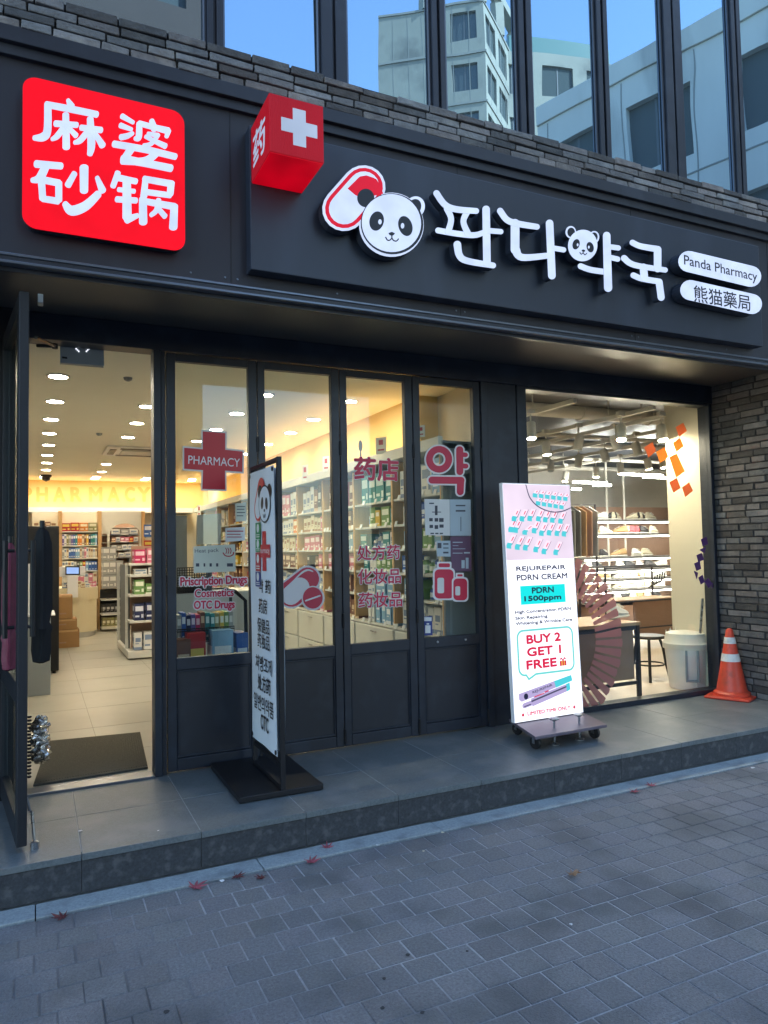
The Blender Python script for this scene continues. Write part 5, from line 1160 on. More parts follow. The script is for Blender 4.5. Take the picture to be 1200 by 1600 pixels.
def L2(d, bold): return lambda b: [text(b, fg, T, s_, p0, p1, h, d, bold) for s_, p0, p1, h in LS2]
sticker('lettering_sticker', 'two large crimson Chinese characters at the top of the third glass door', [('border', 'vinyl_white', L2(0, .05)), ('lettering', 'vinyl_crimson', L2(.0014, .03))], at=(590, 735))
T2 = crop(430, 790, 3.636)
LS3 = [('处方药', (467, 312), (708, 303), 82), ('化妆品', (470, 446), (713, 440), 84), ('药妆品', (474, 580), (720, 572), 84)]
def L3(d, bold): return lambda b: [text(b, fg, T2, s_, p0, p1, h, d, bold) for s_, p0, p1, h in LS3]
sticker('lettering_sticker', 'three lines of crimson Chinese lettering on the third glass door', [('border', 'vinyl_white', L3(0, .065)), ('lettering', 'vinyl_crimson', L3(.0014, .02))], at=(594, 900))
# round Korean character on the last door
def ring(b, fr, tr, cx, cy, ro, rx, ri, rix, d0, d1, n=40):
    o = [fr.px(*tr(cx+rx*math.cos(2*math.pi*k/n), cy+ro*math.sin(2*math.pi*k/n))) for k in range(n)]; i_ = [fr.px(*tr(cx+rix*math.cos(2*math.pi*k/n), cy+ri*math.sin(2*math.pi*k/n))) for k in range(n)]
    b.prism(fr, o, d0, d1, holes=[i_])
def yak(d, e):
    def fn(b):
        ring(b, fg, T, 930, 537, 76+e, 74+e, 38-e, 36-e, d, d+.001)
        stroke(b, fg, T, [(1047, 483, 40+2*e), (1048, 608, 38+2*e)], d, d+.0012, False); stroke(b, fg, T, [(1060, 510, 26+2*e), (1080, 512, 26+2*e)], d, d+.0014, False); stroke(b, fg, T, [(1060, 574, 28+2*e), (1082, 576, 28+2*e)], d, d+.0016, False)
        stroke(b, fg, T, [(890, 655, 40+2*e), (1054, 657, 40+2*e)], d, d+.0018, False); stroke(b, fg, T, [(1052, 660, 40+2*e), (1050, 722, 38+2*e)], d, d+.002, False)
    return fn
sticker('character_sticker', 'big crimson round Korean character on the last glass door', [('border', 'vinyl_white', yak(0, 9)), ('character', 'vinyl_crimson', yak(.0024, 0))], at=(697, 735))
# pill and tablet sticker on the second door
def pill_b(b): stroke(b, fg, T2, [(90, 500, 170), (185, 415, 150)], 0, .001, False); ell(b, fg, T2, 213, 525, 67, 72, 0, 0, .0012)
def pill_r(b): stroke(b, fg, T2, [(92, 500, 150), (184, 416, 130)], .0014, .0022, False)
def pill_w(b): stroke(b, fg, T2, [(88, 510, 108), (140, 462, 108)], .0025, .0032, False); ell(b, fg, T2, 213, 525, 64, 69, 0, .0026, .0034)
def pill_s(b): stroke(b, fg, T2, [(100, 430, 6), (150, 382, 10), (185, 366, 10), (212, 374, 6)], .0036, .0044)
def pill_t(b): ell(b, fg, T2, 212, 524, 56, 61, 0, .0046, .0054)
def pill_l(b): stroke(b, fg, T2, [(172, 540, 9), (252, 512, 9)], .0056, .0064, False)
sticker('pill_sticker', 'crimson capsule and tablet sticker on the second glass door beside the banner', [('border', 'vinyl_white', pill_b), ('capsule', 'vinyl_crimson', pill_r), ('gap', 'vinyl_white', pill_w), ('shine', 'vinyl_white', pill_s), ('tablet', 'vinyl_crimson', pill_t), ('tablet_line', 'vinyl_white', pill_l)], at=(478, 920))
# bottles
def rr(x0, y0, x1, y1, r): return rrect(x0, y0, x1, y1, r)
def bot(e, d):
    def fn(b):
        poly(b, fg, T2, rr(928-e, 328-e, 992+e, 350+e, 8), d, d+.0010); poly(b, fg, T2, rr(905-e, 362-e, 1012+e, 528+e, 26), d, d+.0012)
    return fn
def bot2(e, d):
    def fn(b):
        poly(b, fg, T2, rr(1032-e, 390-e, 1062+e, 402+e, 5), d, d+.0010); poly(b, fg, T2, rr(1010-e, 414-e, 1088+e, 538+e, 24), d, d+.0012)
    return fn
sticker('bottle_sticker', 'crimson medicine bottles sticker on the last glass door', [('border', 'vinyl_white', bot(9, 0)), ('large_bottle', 'vinyl_crimson', bot(0, .0014)), ('label', 'paper_white', lambda b: poly(b, fg, T2, rr(920, 410, 958, 498, 10), .0030, .0036)),
    ('small_border', 'vinyl_white', bot2(8, .004)), ('small_bottle', 'vinyl_crimson', bot2(0, .0056)), ('small_label', 'paper_white', lambda b: poly(b, fg, T2, rr(1020, 458, 1048, 510, 8), .0072, .0078))], at=(700, 910))
# paper notices
def bars(tr, ls, d): return lambda b: [poly(b, fg, tr, [(x0, y), (x1, y), (x1, y+h), (x0, y+h)], d, d+.0006) for x0, x1, y, h in ls]
def notice(lb, pts, m, ls, tr, pm='paper_print', at=None, fr=None):
    sticker('paper_notice', lb, [('sheet', m, lambda b: poly(b, fg, tr, pts, -.0105, -.0095)), ('printing', pm, lambda b: [poly(b, fg, tr, [(x0, y), (x1, y), (x1, y+h), (x0, y+h)], -.0092, -.0088) for x0, x1, y, h in ls])], cat='notice', at=at)
T3b = crop(600, 570, 4)
fg_keep = fg; fg = FY(4.698)
def notice2(lb, pts, m, ls, tr, pm='paper_print', at=(0, 0)):
    sticker('paper_notice', lb, [('sheet', m, lambda b: poly(b, fg, tr, pts, 0, .0008)), ('printing', pm, lambda b: [poly(b, fg, tr, [(x0, y), (x1, y), (x1, y+h), (x0, y+h)], .0010, .0014) for x0, x1, y, h in ls])], cat='notice', at=at)
notice2('white notice with rows of small pictures on the last glass door', [(252, 838), (410, 842), (412, 1068), (258, 1064)], 'paper_white', [(282, 312, 862, 8), (318, 334, 880, 60), (282, 304, 958, 20), (316, 338, 958, 22), (344, 372, 958, 24), (284, 306, 1000, 20), (316, 338, 1002, 24), (346, 372, 998, 20), (290, 312, 1050, 8), (320, 340, 1050, 8), (348, 368, 1050, 8), (300, 356, 918, 5)], T3b, at=(680, 808))
notice2('pale blue notice with two short lines on the last glass door', [(412, 842), (541, 842), (545, 1068), (414, 1068)], 'paper_blue', [(448, 508, 876, 8), (448, 508, 908, 10), (478, 482, 950, 90)], T3b, at=(718, 808))
notice2('dark violet poster with small white bottles on the last glass door', [(994, 176), (1112, 174), (1116, 374), (1000, 374)], 'paper_violet', [(1008, 1064, 206, 5), (1008, 1040, 226, 3), (1008, 1080, 244, 3), (1008, 1064, 268, 4), (1072, 1106, 264, 8), (1058, 1076, 310, 46), (1082, 1098, 296, 62)], T2, pm='paper_blue', at=(720, 860))
notice2('small grey leaflet with a green mark on the last glass door', [(915, 200), (996, 200), (996, 290), (918, 288)], 'paper_blue', [(922, 944, 212, 30), (954, 984, 214, 8), (954, 984, 238, 6), (954, 984, 262, 10)], T2, pm='paper_print', at=(692, 858))
notice2('small blue and white sticker low on the last glass door', [(842, 630), (890, 628), (894, 736), (846, 738)], 'paper_darkblue', [(846, 888, 634, 22), (852, 882, 680, 44), (860, 874, 668, 8)], T2, pm='paper_white', at=(668, 980))
Tn = crop(250, 540, 2.352)
def heat(b): text(b, fg, Tn, 'Heat pack', (128, 766), (216, 762), 18, .0010)
sticker('paper_notice', 'pale heat pack notice with a red steam mark on the first glass door', [('sheet', 'paper_pale', lambda b: poly(b, fg, Tn, [(122, 738), (276, 730), (278, 830), (124, 836)], 0, .0008)), ('printing', 'paper_print', heat),
    ('steam_mark', 'paper_redprint', lambda b: [stroke(b, fg, Tn, [(242+8*k, 764, 3), (245+8*k, 754, 3), (241+8*k, 744, 3)], .001, .0016+.0001*k) for k in range(3)]+[stroke(b, fg, Tn, [(232, 762, 4), (240, 772, 4), (256, 774, 4), (268, 768, 4), (270, 760, 4)], .001, .002)]),
    ('small_figure', 'paper_print', lambda b: [poly(b, fg, Tn, [(x, 800), (x+w_, 800), (x+w_, 812), (x, 812)], .001, .0014) for x, w_ in ((132, 12), (160, 6), (182, 8), (206, 8), (246, 22))])], cat='notice', at=(334, 872))
notice2('white notice with red lines high on the right of the first glass door', [(240, 670), (312, 666), (312, 716), (240, 722)], 'paper_white', [(246, 306, 680, 4), (246, 296, 692, 3), (246, 300, 702, 3)], Tn, pm='paper_redprint', at=(366, 835))
notice2('tall pale green notice at the right edge of the first glass door', [(276, 580), (316, 576), (318, 644), (278, 648)], 'paper_pale', [(282, 312, 590, 3), (282, 310, 600, 3), (282, 312, 612, 3), (282, 306, 624, 3)], Tn, at=(376, 800))
# ================================================================== THINGS ON THE PLATFORM
# ---- banner stand
bxx = 1.24
t = thing('banner_stand', 'tall white pharmacy banner in a black metal frame on a flat base', 'banner stand', (bxx, 4.25, ZP))
c4 = [P(*q, 'Z', ZP+.035) for q in ((379, 1247), (502, 1221), (450, 1176), (343, 1190))]
b = MB(); b.box(.99, 1.475, 3.94, 4.66, ZP+.004, ZP+.036); b.build('base_plate', 'black_metal', t, bevel=.004)
yn, yf_ = 3.955, 4.52; zt_ = P(450, 714, 'Y', yn).z
b = MB()
b.box(bxx-.014, bxx+.014, yn-.012, yn+.012, ZP+.037, zt_); b.box(bxx-.014, bxx+.014, yf_-.012, yf_+.012, ZP+.037, zt_-.001)
b.box(bxx-.013, bxx+.013, yn+.0121, yf_-.0121, zt_-.025, zt_-.002); b.box(bxx-.013, bxx+.013, yn+.0121, yf_-.0121, ZP+.037, ZP+.060); b.box(bxx-.013, bxx+.013, yn+.0121, yf_-.0121, .335, .358)
b.build('frame', 'black_metal', t, bevel=.002)
XB = bxx-.022
fbn = Fr((XB, 0, 0), (0, -1, 0), (0, 0, 1))
cl = [P(x, y, 'X', XB) for x, y in ((405, 735), (445, 729), (440, 1188), (396, 1142))]
ya, yb2 = yn+.022, yf_-.02; zb0, zb1 = .392, zt_-.045
def banner_sheet(XX, sgn, bulge):
    b = MB(); n, m_ = 8, 24; vs = []; fs = []
    for i in range(m_+1):
        for k in range(n+1):
            u, v = k/n, i/m_; bu = bulge*math.sin(math.pi*v)**.8*(.3+.7*math.sin(math.pi*u))+.003*math.sin(9*u+7*v)
            vs.append((XX+sgn*bu, ya+(yb2-ya)*u, zb0+(zb1-zb0)*v))
    k0 = len(vs); vs2 = [(x-sgn*.0015, y, z) for x, y, z in vs]
    for i in range(m_):
        for k in range(n):
            a = i*(n+1)+k; fs.append((a, a+1, a+n+2, a+n+1)); fs.append((k0+a+n+1, k0+a+n+2, k0+a+1, k0+a))
    b.add(vs+vs2, fs); return b
bn = banner_sheet(XB, -1, .0).build('banner', 'banner_cloth', t, smooth=True)
bk = banner_sheet(bxx+.022, 1, .022).build('rear_banner', 'banner_cloth', t, smooth=True)
L_ = yb2-ya; H_ = zb1-zb0
def BU(u, v): return (-(yb2-u*L_), zb1-v*H_)     # u left->right, v top->down, as frame coords
class TB:                                        # adapter: text and strokes given in banner units (1000 wide, 1000*H/L tall)
    o = fbn.o; u = fbn.u; v = fbn.v; n = fbn.n
    def px(s, x, y): return (-yb2+x/1000*L_, zb1-y/1000*L_)
    def pt(s, a, b, d=0): return fbn.pt(a, b, d)
tb = TB(); HB = H_/L_*1000
def vy(py): return (py-735)/(1160-735)*HB         # rough photo row -> banner row
d0 = .005
b = MB(); capsule_pts = [(400, vy(786), 330), (520, vy(766), 330)]
stroke(b, tb, ID, [(380, vy(795), 300), (520, vy(768), 300)], d0, d0+.0006, False); b.build('capsule_print', 'vinyl_red', bn)
b = MB(); stroke(b, tb, ID, [(380, vy(795), 236), (470, vy(778), 236)], d0+.0008, d0+.0012, False); b.build('capsule_inside', 'banner_cloth', bn)
b = MB(); ell(b, tb, ID, 660, vy(790), 235, 215, 0, d0+.0014, d0+.0018); ell(b, tb, ID, 480, vy(770), 80, 80, 0, d0+.0014, d0+.0019); ell(b, tb, ID, 850, vy(772), 80, 80, 0, d0+.0014, d0+.0020); b.build('panda_outline', 'ink_black', bn)
b = MB(); ell(b, tb, ID, 660, vy(790), 215, 197, 0, d0+.0022, d0+.0026); b.build('panda_face', 'banner_cloth', bn)
b = MB(); ell(b, tb, ID, 575, vy(788), 48, 70, 15, d0+.0028, d0+.0032); ell(b, tb, ID, 745, vy(790), 48, 70, -15, d0+.0028, d0+.0032); ell(b, tb, ID, 660, vy(800), 26, 18, 0, d0+.0028, d0+.0032); stroke(b, tb, ID, [(610, vy(806), 12), (640, vy(811), 12), (660, vy(806), 12), (680, vy(811), 12), (712, vy(806), 12)], d0+.0028, d0+.0034); b.build('panda_markings', 'ink_black', bn)
cy_ = vy(862); b = MB(); s_, w_ = 225, 74; poly(b, tb, ID, [(620-w_, cy_-s_), (620+w_, cy_-s_), (620+w_, cy_-w_), (620+s_, cy_-w_), (620+s_, cy_+w_), (620+w_, cy_+w_), (620+w_, cy_+s_), (620-w_, cy_+s_), (620-w_, cy_+w_), (620-s_, cy_+w_), (620-s_, cy_-w_), (620-w_, cy_-w_)], d0, d0+.0006); b.build('cross_print', 'vinyl_red', bn)
b = MB(); text(b, tb, ID, 'Pharmacy', (412, cy_+42), (828, cy_+42), 80, d0+.001); b.build('cross_lettering', 'vinyl_white', bn)
b = MB()
for s_, x0, x1, y, h, bo in (('약 药', 370, 840, 926, 150, .02), ('药房', 370, 700, 958, 170, .01), ('保健品', 300, 780, 988, 165, .01), ('药妆品', 300, 780, 1012, 165, .01), ('처방조제', 210, 860, 1048, 176, .012), ('处方药', 290, 790, 1078, 180, .02), ('일반의약품', 120, 900, 1110, 180, .012), ('OTC', 400, 700, 1136, 165, .02)):
    text(b, tb, ID, s_, (x0, vy(y)), (x1, vy(y)), h, d0, bo)
b.build('lettering', 'ink_black', bn)
for k, (ya_, yc_, m_, lb_) in enumerate(((652, 712, 'paper_green', 'green badge with a round white mark'), (714, 758, 'paper_green', 'short green badge'), (760, 828, 'paper_redprint', 'dark red badge'), (830, 884, 'paper_darkblue', 'blue badge'))):
    q_ = [fbn.px(*Tn(x_, y_)) for x_, y_ in ((354, ya_), (372, ya_-2), (372, yc_-2), (354, yc_))]
    q_ = [(max(a_, -yb2+.004), z_) for a_, z_ in q_]; a0_, a1_ = q_[0][0], q_[1][0]; z0_, z1_ = q_[3][1], q_[0][1]
    b = MB(); b.prism(fbn, [(a0_, z0_), (a1_, z0_), (a1_, z1_), (a0_, z1_)], d0+.0002, d0+.001); bd = b.build('badge', m_, bn); bd['label'] = lb_
    b = MB(); wq, hq = a1_-a0_, z1_-z0_
    b.prism(fbn, [(a0_+wq*(.5+.24*math.cos(t_)), z0_+hq*.66+wq*.24*math.sin(t_)) for t_ in [j_*math.pi/8 for j_ in range(16)]], d0+.0012, d0+.0016)
    for j_ in range(2): b.prism(fbn, [(a0_+wq*.16, z0_+hq*(.12+.12*j_)), (a0_+wq*.84, z0_+hq*(.12+.12*j_)), (a0_+wq*.84, z0_+hq*(.17+.12*j_)), (a0_+wq*.16, z0_+hq*(.17+.12*j_))], d0+.0012, d0+.0016)
    b.build('badge_print', 'paper_white', bn)
b = MB()
for u in (35, 965):
    for v in (40, HB-40): ell(b, tb, ID, u, v, 26, 26, 0, d0, d0+.003, 14)
pieces(b, 'eyelet', 'black_metal', bn)
# ---- lit display on castors
bl, br = P(805, 1130, 'Z', .30), P(911, 1113, 'Z', .30)
u_ = (br-bl).normalized(); lean = math.radians(2.3); nrm_ = u_.cross(V((0, 0, 1))).normalized()   # towards the camera side
vv = (V((0, 0, 1))-nrm_*math.tan(lean)).normalized()
fs_ = Fr(bl, u_, vv); W_ = (br-bl).length; Hh = (fs_.px(785, 757)[1]+fs_.px(888, 757)[1])/2
t = thing('lit_display', 'bright lit advertising display on a wheeled base before the dark post', 'lit display', V((bl.x+.3, bl.y, ZP)))
lean_in = fs_.n
b = MB(); b.prism(fs_, [(-.006, -.0), (W_+.006, -.0), (W_+.006, Hh+.006), (-.006, Hh+.006)], -.035, -.002); b.build('cabinet', 'white_plastic', t)
b = MB(); b.prism(fs_, [(0, .002), (W_, .002), (W_, Hh), (0, Hh)], -.0015, 0); scr = b.build('screen', 'screen_white', t)
T = crop(770, 750, 3.636)
QM = quadmap((60, 24), (432, 28), (511, 1320), (128, 1380))   # unit square of the screen in crop pixels
def S(u, v): return (u*W_, (1-v)*Hh)
class TS:
    o = fs_.o; u = fs_.u; v = fs_.v; n = fs_.n
    def px(s, x, y): return (x/1000*W_, Hh-y/1000*W_)          # 1000 wide
    def pt(s, a, b, d=0): return fs_.pt(a, b, d)
ts = TS(); HS = Hh/W_*1000
def sv(v): return v*HS
b = MB(); poly(b, ts, ID, [(0, 4), (1000, 4), (1000, sv(.327)), (0, sv(.327))], .0004, .0008); b.build('photo_print', 'screen_photo', scr)
b = MB(); ph = sv(.327)
random.seed(8)
for (m, dx) in (('body', 0),):
    pass
def minis(col, fn):
    b = MB(); fn(b); pieces(b, 'printed_box', col, scr)
boxes = []
for k, x in enumerate((110, 225, 340, 450, 560, 670, 800)): boxes.append((x+random.uniform(-10, 10), ph*(.44+.035*k/6)+random.uniform(-10, 10), 95, 130))
for k, x in enumerate((60, 130, 250, 390, 500, 620, 730, 840)): boxes.append((x+random.uniform(-14, 14), ph*(.60+.05*k/7)+random.uniform(-14, 14), 105 if k != 2 else 170, 140 if k != 2 else 96))
for k, x in enumerate((10, 120, 250, 385, 520, 690)): boxes.append((x+random.uniform(-10, 10), ph*(.80+.10*k/5)+random.uniform(-8, 8), 120, 150))
for k in range(6): boxes.append((430+k*92, ph*.13+k*7, 60, 62)); boxes.append((470+k*88, ph*.235+k*11, 60, 62)) if k < 5 else None
def fa(b):
    for i, (x, y, sk, h) in enumerate(boxes): poly(b, ts, ID, [(x, y), (x+62, y+8), (x+62+sk*.7, y+8-h*.8), (x+sk*.7, y-h*.8)], .0010+.00002*i, .0013+.00002*i)
def fb_(b):
    for i, (x, y, sk, h) in enumerate(boxes): poly(b, ts, ID, [(x-6, y), (x+62, y+8), (x+62+sk*.16, y+8-h*.18), (x-6+sk*.18, y-h*.2)], .0024+.00002*i, .0027+.00002*i); poly(b, ts, ID, [(x-6, y), (x+62, y+8), (x+60, y+44), (x-6, y+36)], .0024+.00002*i, .0028+.00002*i)
def fc(b):
    for i, (x, y, sk, h) in enumerate(boxes): poly(b, ts, ID, [(x+62, y+8), (x+84, y-8), (x+84+sk*.6, y-8-h*.72), (x+62+sk*.7, y+8-h*.8)], .0010+.00002*i, .00125+.00002*i)
def fd(b):
    for i, (x, y, sk, h) in enumerate(boxes): poly(b, ts, ID, [(x+26+sk*.3, y-h*.32), (x+40+sk*.3, y-h*.31), (x+40+sk*.58, y-h*.62), (x+26+sk*.58, y-h*.63)], .0034, .0037+.000005*i)
minis('screen_pink', fa); minis('screen_shade', fc); minis('screen_teal', fb_); minis('screen_red', fd)
b = MB(); cxm, cym = 820, -ph*.05
stroke(b, ts, ID, [(330, 8, 12), (380, ph*.18, 14), (500, ph*.30, 14), (680, ph*.365, 14), (850, ph*.36, 14), (995, ph*.31, 12)], .0040, .0044); b.build('mirror_rim', 'screen_grey', scr)
def wr(ls, m):
    b = MB()
    for s_, x0, x1, v, h, bo in ls: text(b, ts, ID, s_, (x0, sv(v)), (x1, sv(v)), h*.68, .0006, bo)
    return b.build('lettering', m, scr)
wr([('REJUREPAIR', 130, 860, .378, 92, .05), ('PDRN CREAM', 130, 880, .4135, 92, .05)], 'screen_navy')
b = MB(); poly(b, ts, ID, [(170, sv(.4375)), (835, sv(.4375)), (835, sv(.517)), (170, sv(.517))], .0003, .0005); b.build('cyan_patch', 'screen_cyan', scr)
wr([('PDRN', 340, 660, .4705, 92, .06), ('1500ppm', 225, 765, .5085, 104, .06)], 'screen_navy')
wr([('High Concentration PDRN', 80, 905, .5565, 66, .05), ('Skin Repairing', 80, 545, .5815, 66, .05), ('Whitening & Wrinkle Care', 80, 915, .6045, 66, .05)], 'screen_navy')
def path(b, pts, w_, d):
    for i in range(len(pts)-1): stroke(b, ts, ID, [(*pts[i], w_), (*pts[i+1], w_)], d, d+.0003+.00001*i, False)
b = MB(); R_ = rrect(92, sv(.6255), 905, sv(.811), 80)
path(b, R_+[R_[0]], 24, .0005); b.build('speech_bubble', 'screen_mint', scr)
b = MB(); poly(b, ts, ID, [(190, sv(.811)-14), (330, sv(.811)-14), (330, sv(.811)+14), (190, sv(.811)+14)], .0010, .0012); b.build('bubble_gap', 'screen_white', scr)
b = MB(); path(b, [(190, sv(.811)), (225, sv(.829)), (330, sv(.811))], 24, .0013); b.build('bubble_tail', 'screen_mint', scr)
wr([('BUY 2', 225, 720, .681, 136, .075), ('GET 1', 225, 715, .734, 136, .075), ('FREE', 205, 640, .787, 136, .075)], 'screen_red')
b = MB(); poly(b, ts, ID, [(690, sv(.768)), (790, sv(.768)), (790, sv(.790)), (690, sv(.790))], .0006, .0009); stroke(b, ts, ID, [(740, sv(.768), 12), (715, sv(.757), 18), (700, sv(.763), 10)], .0006, .0010); stroke(b, ts, ID, [(740, sv(.768), 12), (766, sv(.757), 18), (780, sv(.763), 10)], .0006, .0011); b.build('gift_box', 'screen_red', scr)
b = MB(); poly(b, ts, ID, [(716, sv(.768)), (730, sv(.768)), (730, sv(.790)), (716, sv(.790))], .0011, .0013); poly(b, ts, ID, [(752, sv(.768)), (766, sv(.768)), (766, sv(.790)), (752, sv(.790))], .0011, .0013); pieces(b, 'gift_ribbon', 'screen_gold', scr)
b = MB(); poly(b, ts, ID, [(70, sv(.884)), (800, sv(.836)), (850, sv(.833)), (865, sv(.858)), (105, sv(.918)), (70, sv(.908))], .0005, .0008); b.build('tube_box', 'screen_lilac', scr)
b = MB(); poly(b, ts, ID, [(590, sv(.850)), (850, sv(.833)), (865, sv(.858)), (610, sv(.879))], .0009, .0012); b.build('tube_box_end', 'screen_teal', scr)
b = MB(); text(b, ts, ID, 'REJUREPAIR', (270, sv(.893)), (560, sv(.872)), 34, .0013, .02); ell(b, ts, ID, 170, sv(.898), 30, 34, 0, .0013, .0016); b.build('tube_box_print', 'screen_navy', scr)
b = MB(); poly(b, ts, ID, [(285, sv(.903)), (430, sv(.893)), (432, sv(.897)), (287, sv(.907))], .0014, .0017); poly(b, ts, ID, [(440, sv(.889)), (500, sv(.884)), (500, sv(.889)), (440, sv(.894))], .0014, .0017); b.build('tube_box_red_print', 'screen_red', scr)
b = MB(); stroke(b, ts, ID, [(140, sv(.935), 60), (230, sv(.929), 60)], .0005, .0008, False); stroke(b, ts, ID, [(250, sv(.926), 92), (500, sv(.906), 92), (770, sv(.885), 84)], .0009, .0012, False, cap=.1); b.build('cream_tube', 'screen_lilac', scr)
b = MB(); stroke(b, ts, ID, [(250, sv(.921), 20), (760, sv(.881), 18)], .0013, .0016, False); stroke(b, ts, ID, [(140, sv(.939), 12), (230, sv(.933), 12)], .0013, .0015, False); b.build('cream_tube_shade', 'screen_grey', scr)
b = MB(); poly(b, ts, ID, [(765, sv(.869)), (820, sv(.864)), (826, sv(.894)), (772, sv(.902))], .0013, .0016); b.build('tube_crimp', 'screen_teal', scr)
wr([('LIMITED TIME ONLY', 180, 810, .977, 58, .06)], 'screen_red')
b = MB()
for x in (115, 870): ell(b, ts, ID, x, sv(.972), 18, 18, 0, .0005, .0008, 16); poly(b, ts, ID, [(x-12, sv(.972)), (x, sv(.962)), (x+12, sv(.972))], .0005, .0009)
pieces(b, 'red_drop', 'screen_red', scr)
# base plate, clamp knobs, adjustable feet, castors
q = [P(805, 1130, 'Z', .295), P(911, 1113, 'Z', .295), P(945, 1132, 'Z', .295), P(840, 1151, 'Z', .295)]
fwd = ((q[3]-q[0])+(q[2]-q[1]))/2; q[2], q[3] = q[1]+fwd, q[0]+fwd; back = -fwd*.35
q0 = [q[0]+back, q[1]+back, q[2], q[3]]
b = MB(); b.hexa([p-V((0, 0, .022)) for p in (q0[3], q0[2], q0[1], q0[0])]+[p for p in (q0[3], q0[2], q0[1], q0[0])]); b.build('base_plate', 'trolley_metal', t, bevel=.004)
for x, y in ((866, 1133), (905, 1126)):
    p = P(x, y+4, 'Z', .296); b = MB(); b.lathe([(.008, .0), (.008, .045), (.022, .05), (.036, .058), (.036, .064), (.012, .068)], p, 16); b.build('clamp_knob', 'steel', t, smooth=True)
    b = MB(); b.lathe([(.034, .002), (.034, .008), (.012, .014), (.007, .02), (.007, .094)], V((p.x, p.y, ZP)), 14); b.build('levelling_foot', 'steel', t, smooth=True)
def castor(p):
    b = MB(); ax = V((1, .25, 0)).normalized(); b.lathe([(.012, -.012), (.040, -.012), (.043, -.006), (.043, .006), (.040, .012), (.012, .012)], V((p.x, p.y, ZP+.045)), 20, ax); b.mi = 1
    b.box(p.x-.02, p.x-.016, p.y-.012, p.y+.012, ZP+.04, .272); b.box(p.x+.016, p.x+.02, p.y-.012, p.y+.012, ZP+.04, .272); b.box(p.x-.022, p.x+.022, p.y-.02, p.y+.02, .268, .2725); b.build('castor', ['black_plastic', 'steel'], t)
for p in (q0[2]*.93+q0[0]*.07+V((.0, .06, 0)), q0[1]+V((-.05, -.03, 0)), q0[0]+V((.05, -.03, 0)), q0[3]*.9+q0[1]*.1+V((0, .05, 0))): castor(p)
b = MB(); m0, m1 = (q0[0]+q0[1])/2, fs_.pt(W_/2, .5, -.036)
b.tube([m0+V((0, -.02, .002)), m1], .012, 8); b.build('rear_brace', 'steel', t)
# ---- traffic cone
c = V((5.37, 4.34, ZP)); c = P(1144, 1089, 'Z', ZP); H_c = .60; ztop = P(1139, 982, 'Y', c.y).z; H_c = ztop-ZP
t = thing('traffic_cone', 'worn orange traffic cone with two white bands against the brick wall', 'traffic cone', c)
b = MB(); ang = math.radians(24); ca, sa = math.cos(ang), math.sin(ang); hb = .185
fcn = Fr((c.x, c.y, ZP), (ca, sa, 0), (0, 0, 1)); b.cbox(c+V((0, 0, .012)), (ca, sa, 0), (-sa, ca, 0), (0, 0, 1), hb, hb, .011); base = b.build('base', 'cone_orange', t, bevel=.012)
def cr(h): return .128-(.128-.026)*(h-.045)/(H_c-.045)
b = MB(); b.lathe([(.150, .0235), (.150, .045), (.138, .055), (cr(.06), .062), (cr(.3), .3), (cr(H_c-.01), H_c-.012), (.016, H_c), (0, H_c)], c, 36); b.build('cone_body', 'cone_orange', t, smooth=True)
def zc_(y): return P(1140, y, 'Y', c.y-.08).z-ZP
for y0, y1 in ((1036, 1024), (1008, 998)):
    h0, h1 = zc_(y0), zc_(y1); b = MB(); b.lathe([(cr(h0)+.0025, h0), (cr(h1)+.0025, h1)], c, 36); b.build('reflective_band', 'cone_white', t, smooth=True)
# ---- fallen leaves and scraps
random.seed(12)
def maple(x, y, s, rz, m, lb, curl=.02, Z=.006):
    p = P(x, y, 'Z', 0); p.z = Z; t = MB(); pts = []
    for k in range(7):
        a = math.radians(-90+(k-3)*44); L = s*(1, .95, .8, 1.0, .8, .95, 1)[k] if k not in (0, 6) else s*.55
        L = s*(.5, .85, .95, 1.05, .95, .85, .5)[k]
        pts += [(L*.30*math.cos(a-.38), L*.30*math.sin(a-.38)), (L*.62*math.cos(a-.13), L*.62*math.sin(a-.13)), (L*math.cos(a), L*math.sin(a)), (L*.62*math.cos(a+.13), L*.62*math.sin(a+.13))]
    pts.append((s*.05, s*.25)); pts.append((-s*.05, s*.25))
    c_, s_ = math.cos(rz), math.sin(rz); vs = []
    def hgt(r): return p.z+curl*(r/s)**2*random.uniform(.2, 1.0)
    vs = [V((p.x, p.y, p.z+.003))]+[V((p.x+a*c_-b_*s_, p.y+a*s_+b_*c_, hgt(math.hypot(a, b_)))) for a, b_ in pts]
    n = len(pts); fs = [(0, 1+k, 1+(k+1) % n) for k in range(n)]; k0 = len(vs)
    t.add(vs+[v-V((0, 0, .0012)) for v in vs], fs+[tuple(k0+i for i in reversed(f_)) for f_ in fs])
    st = V((p.x-.3*s*s_*1.0, p.y+.3*s*c_, p.z+.004)); t.tube([V((p.x, p.y, p.z+.003)), st, st+V((random.uniform(-.01, .01), .02, .004))], .0012, 5)
    tag(t.build('maple_leaf', m, loc=p), lb, 'leaf', 'fallen maple leaves along the kerb')
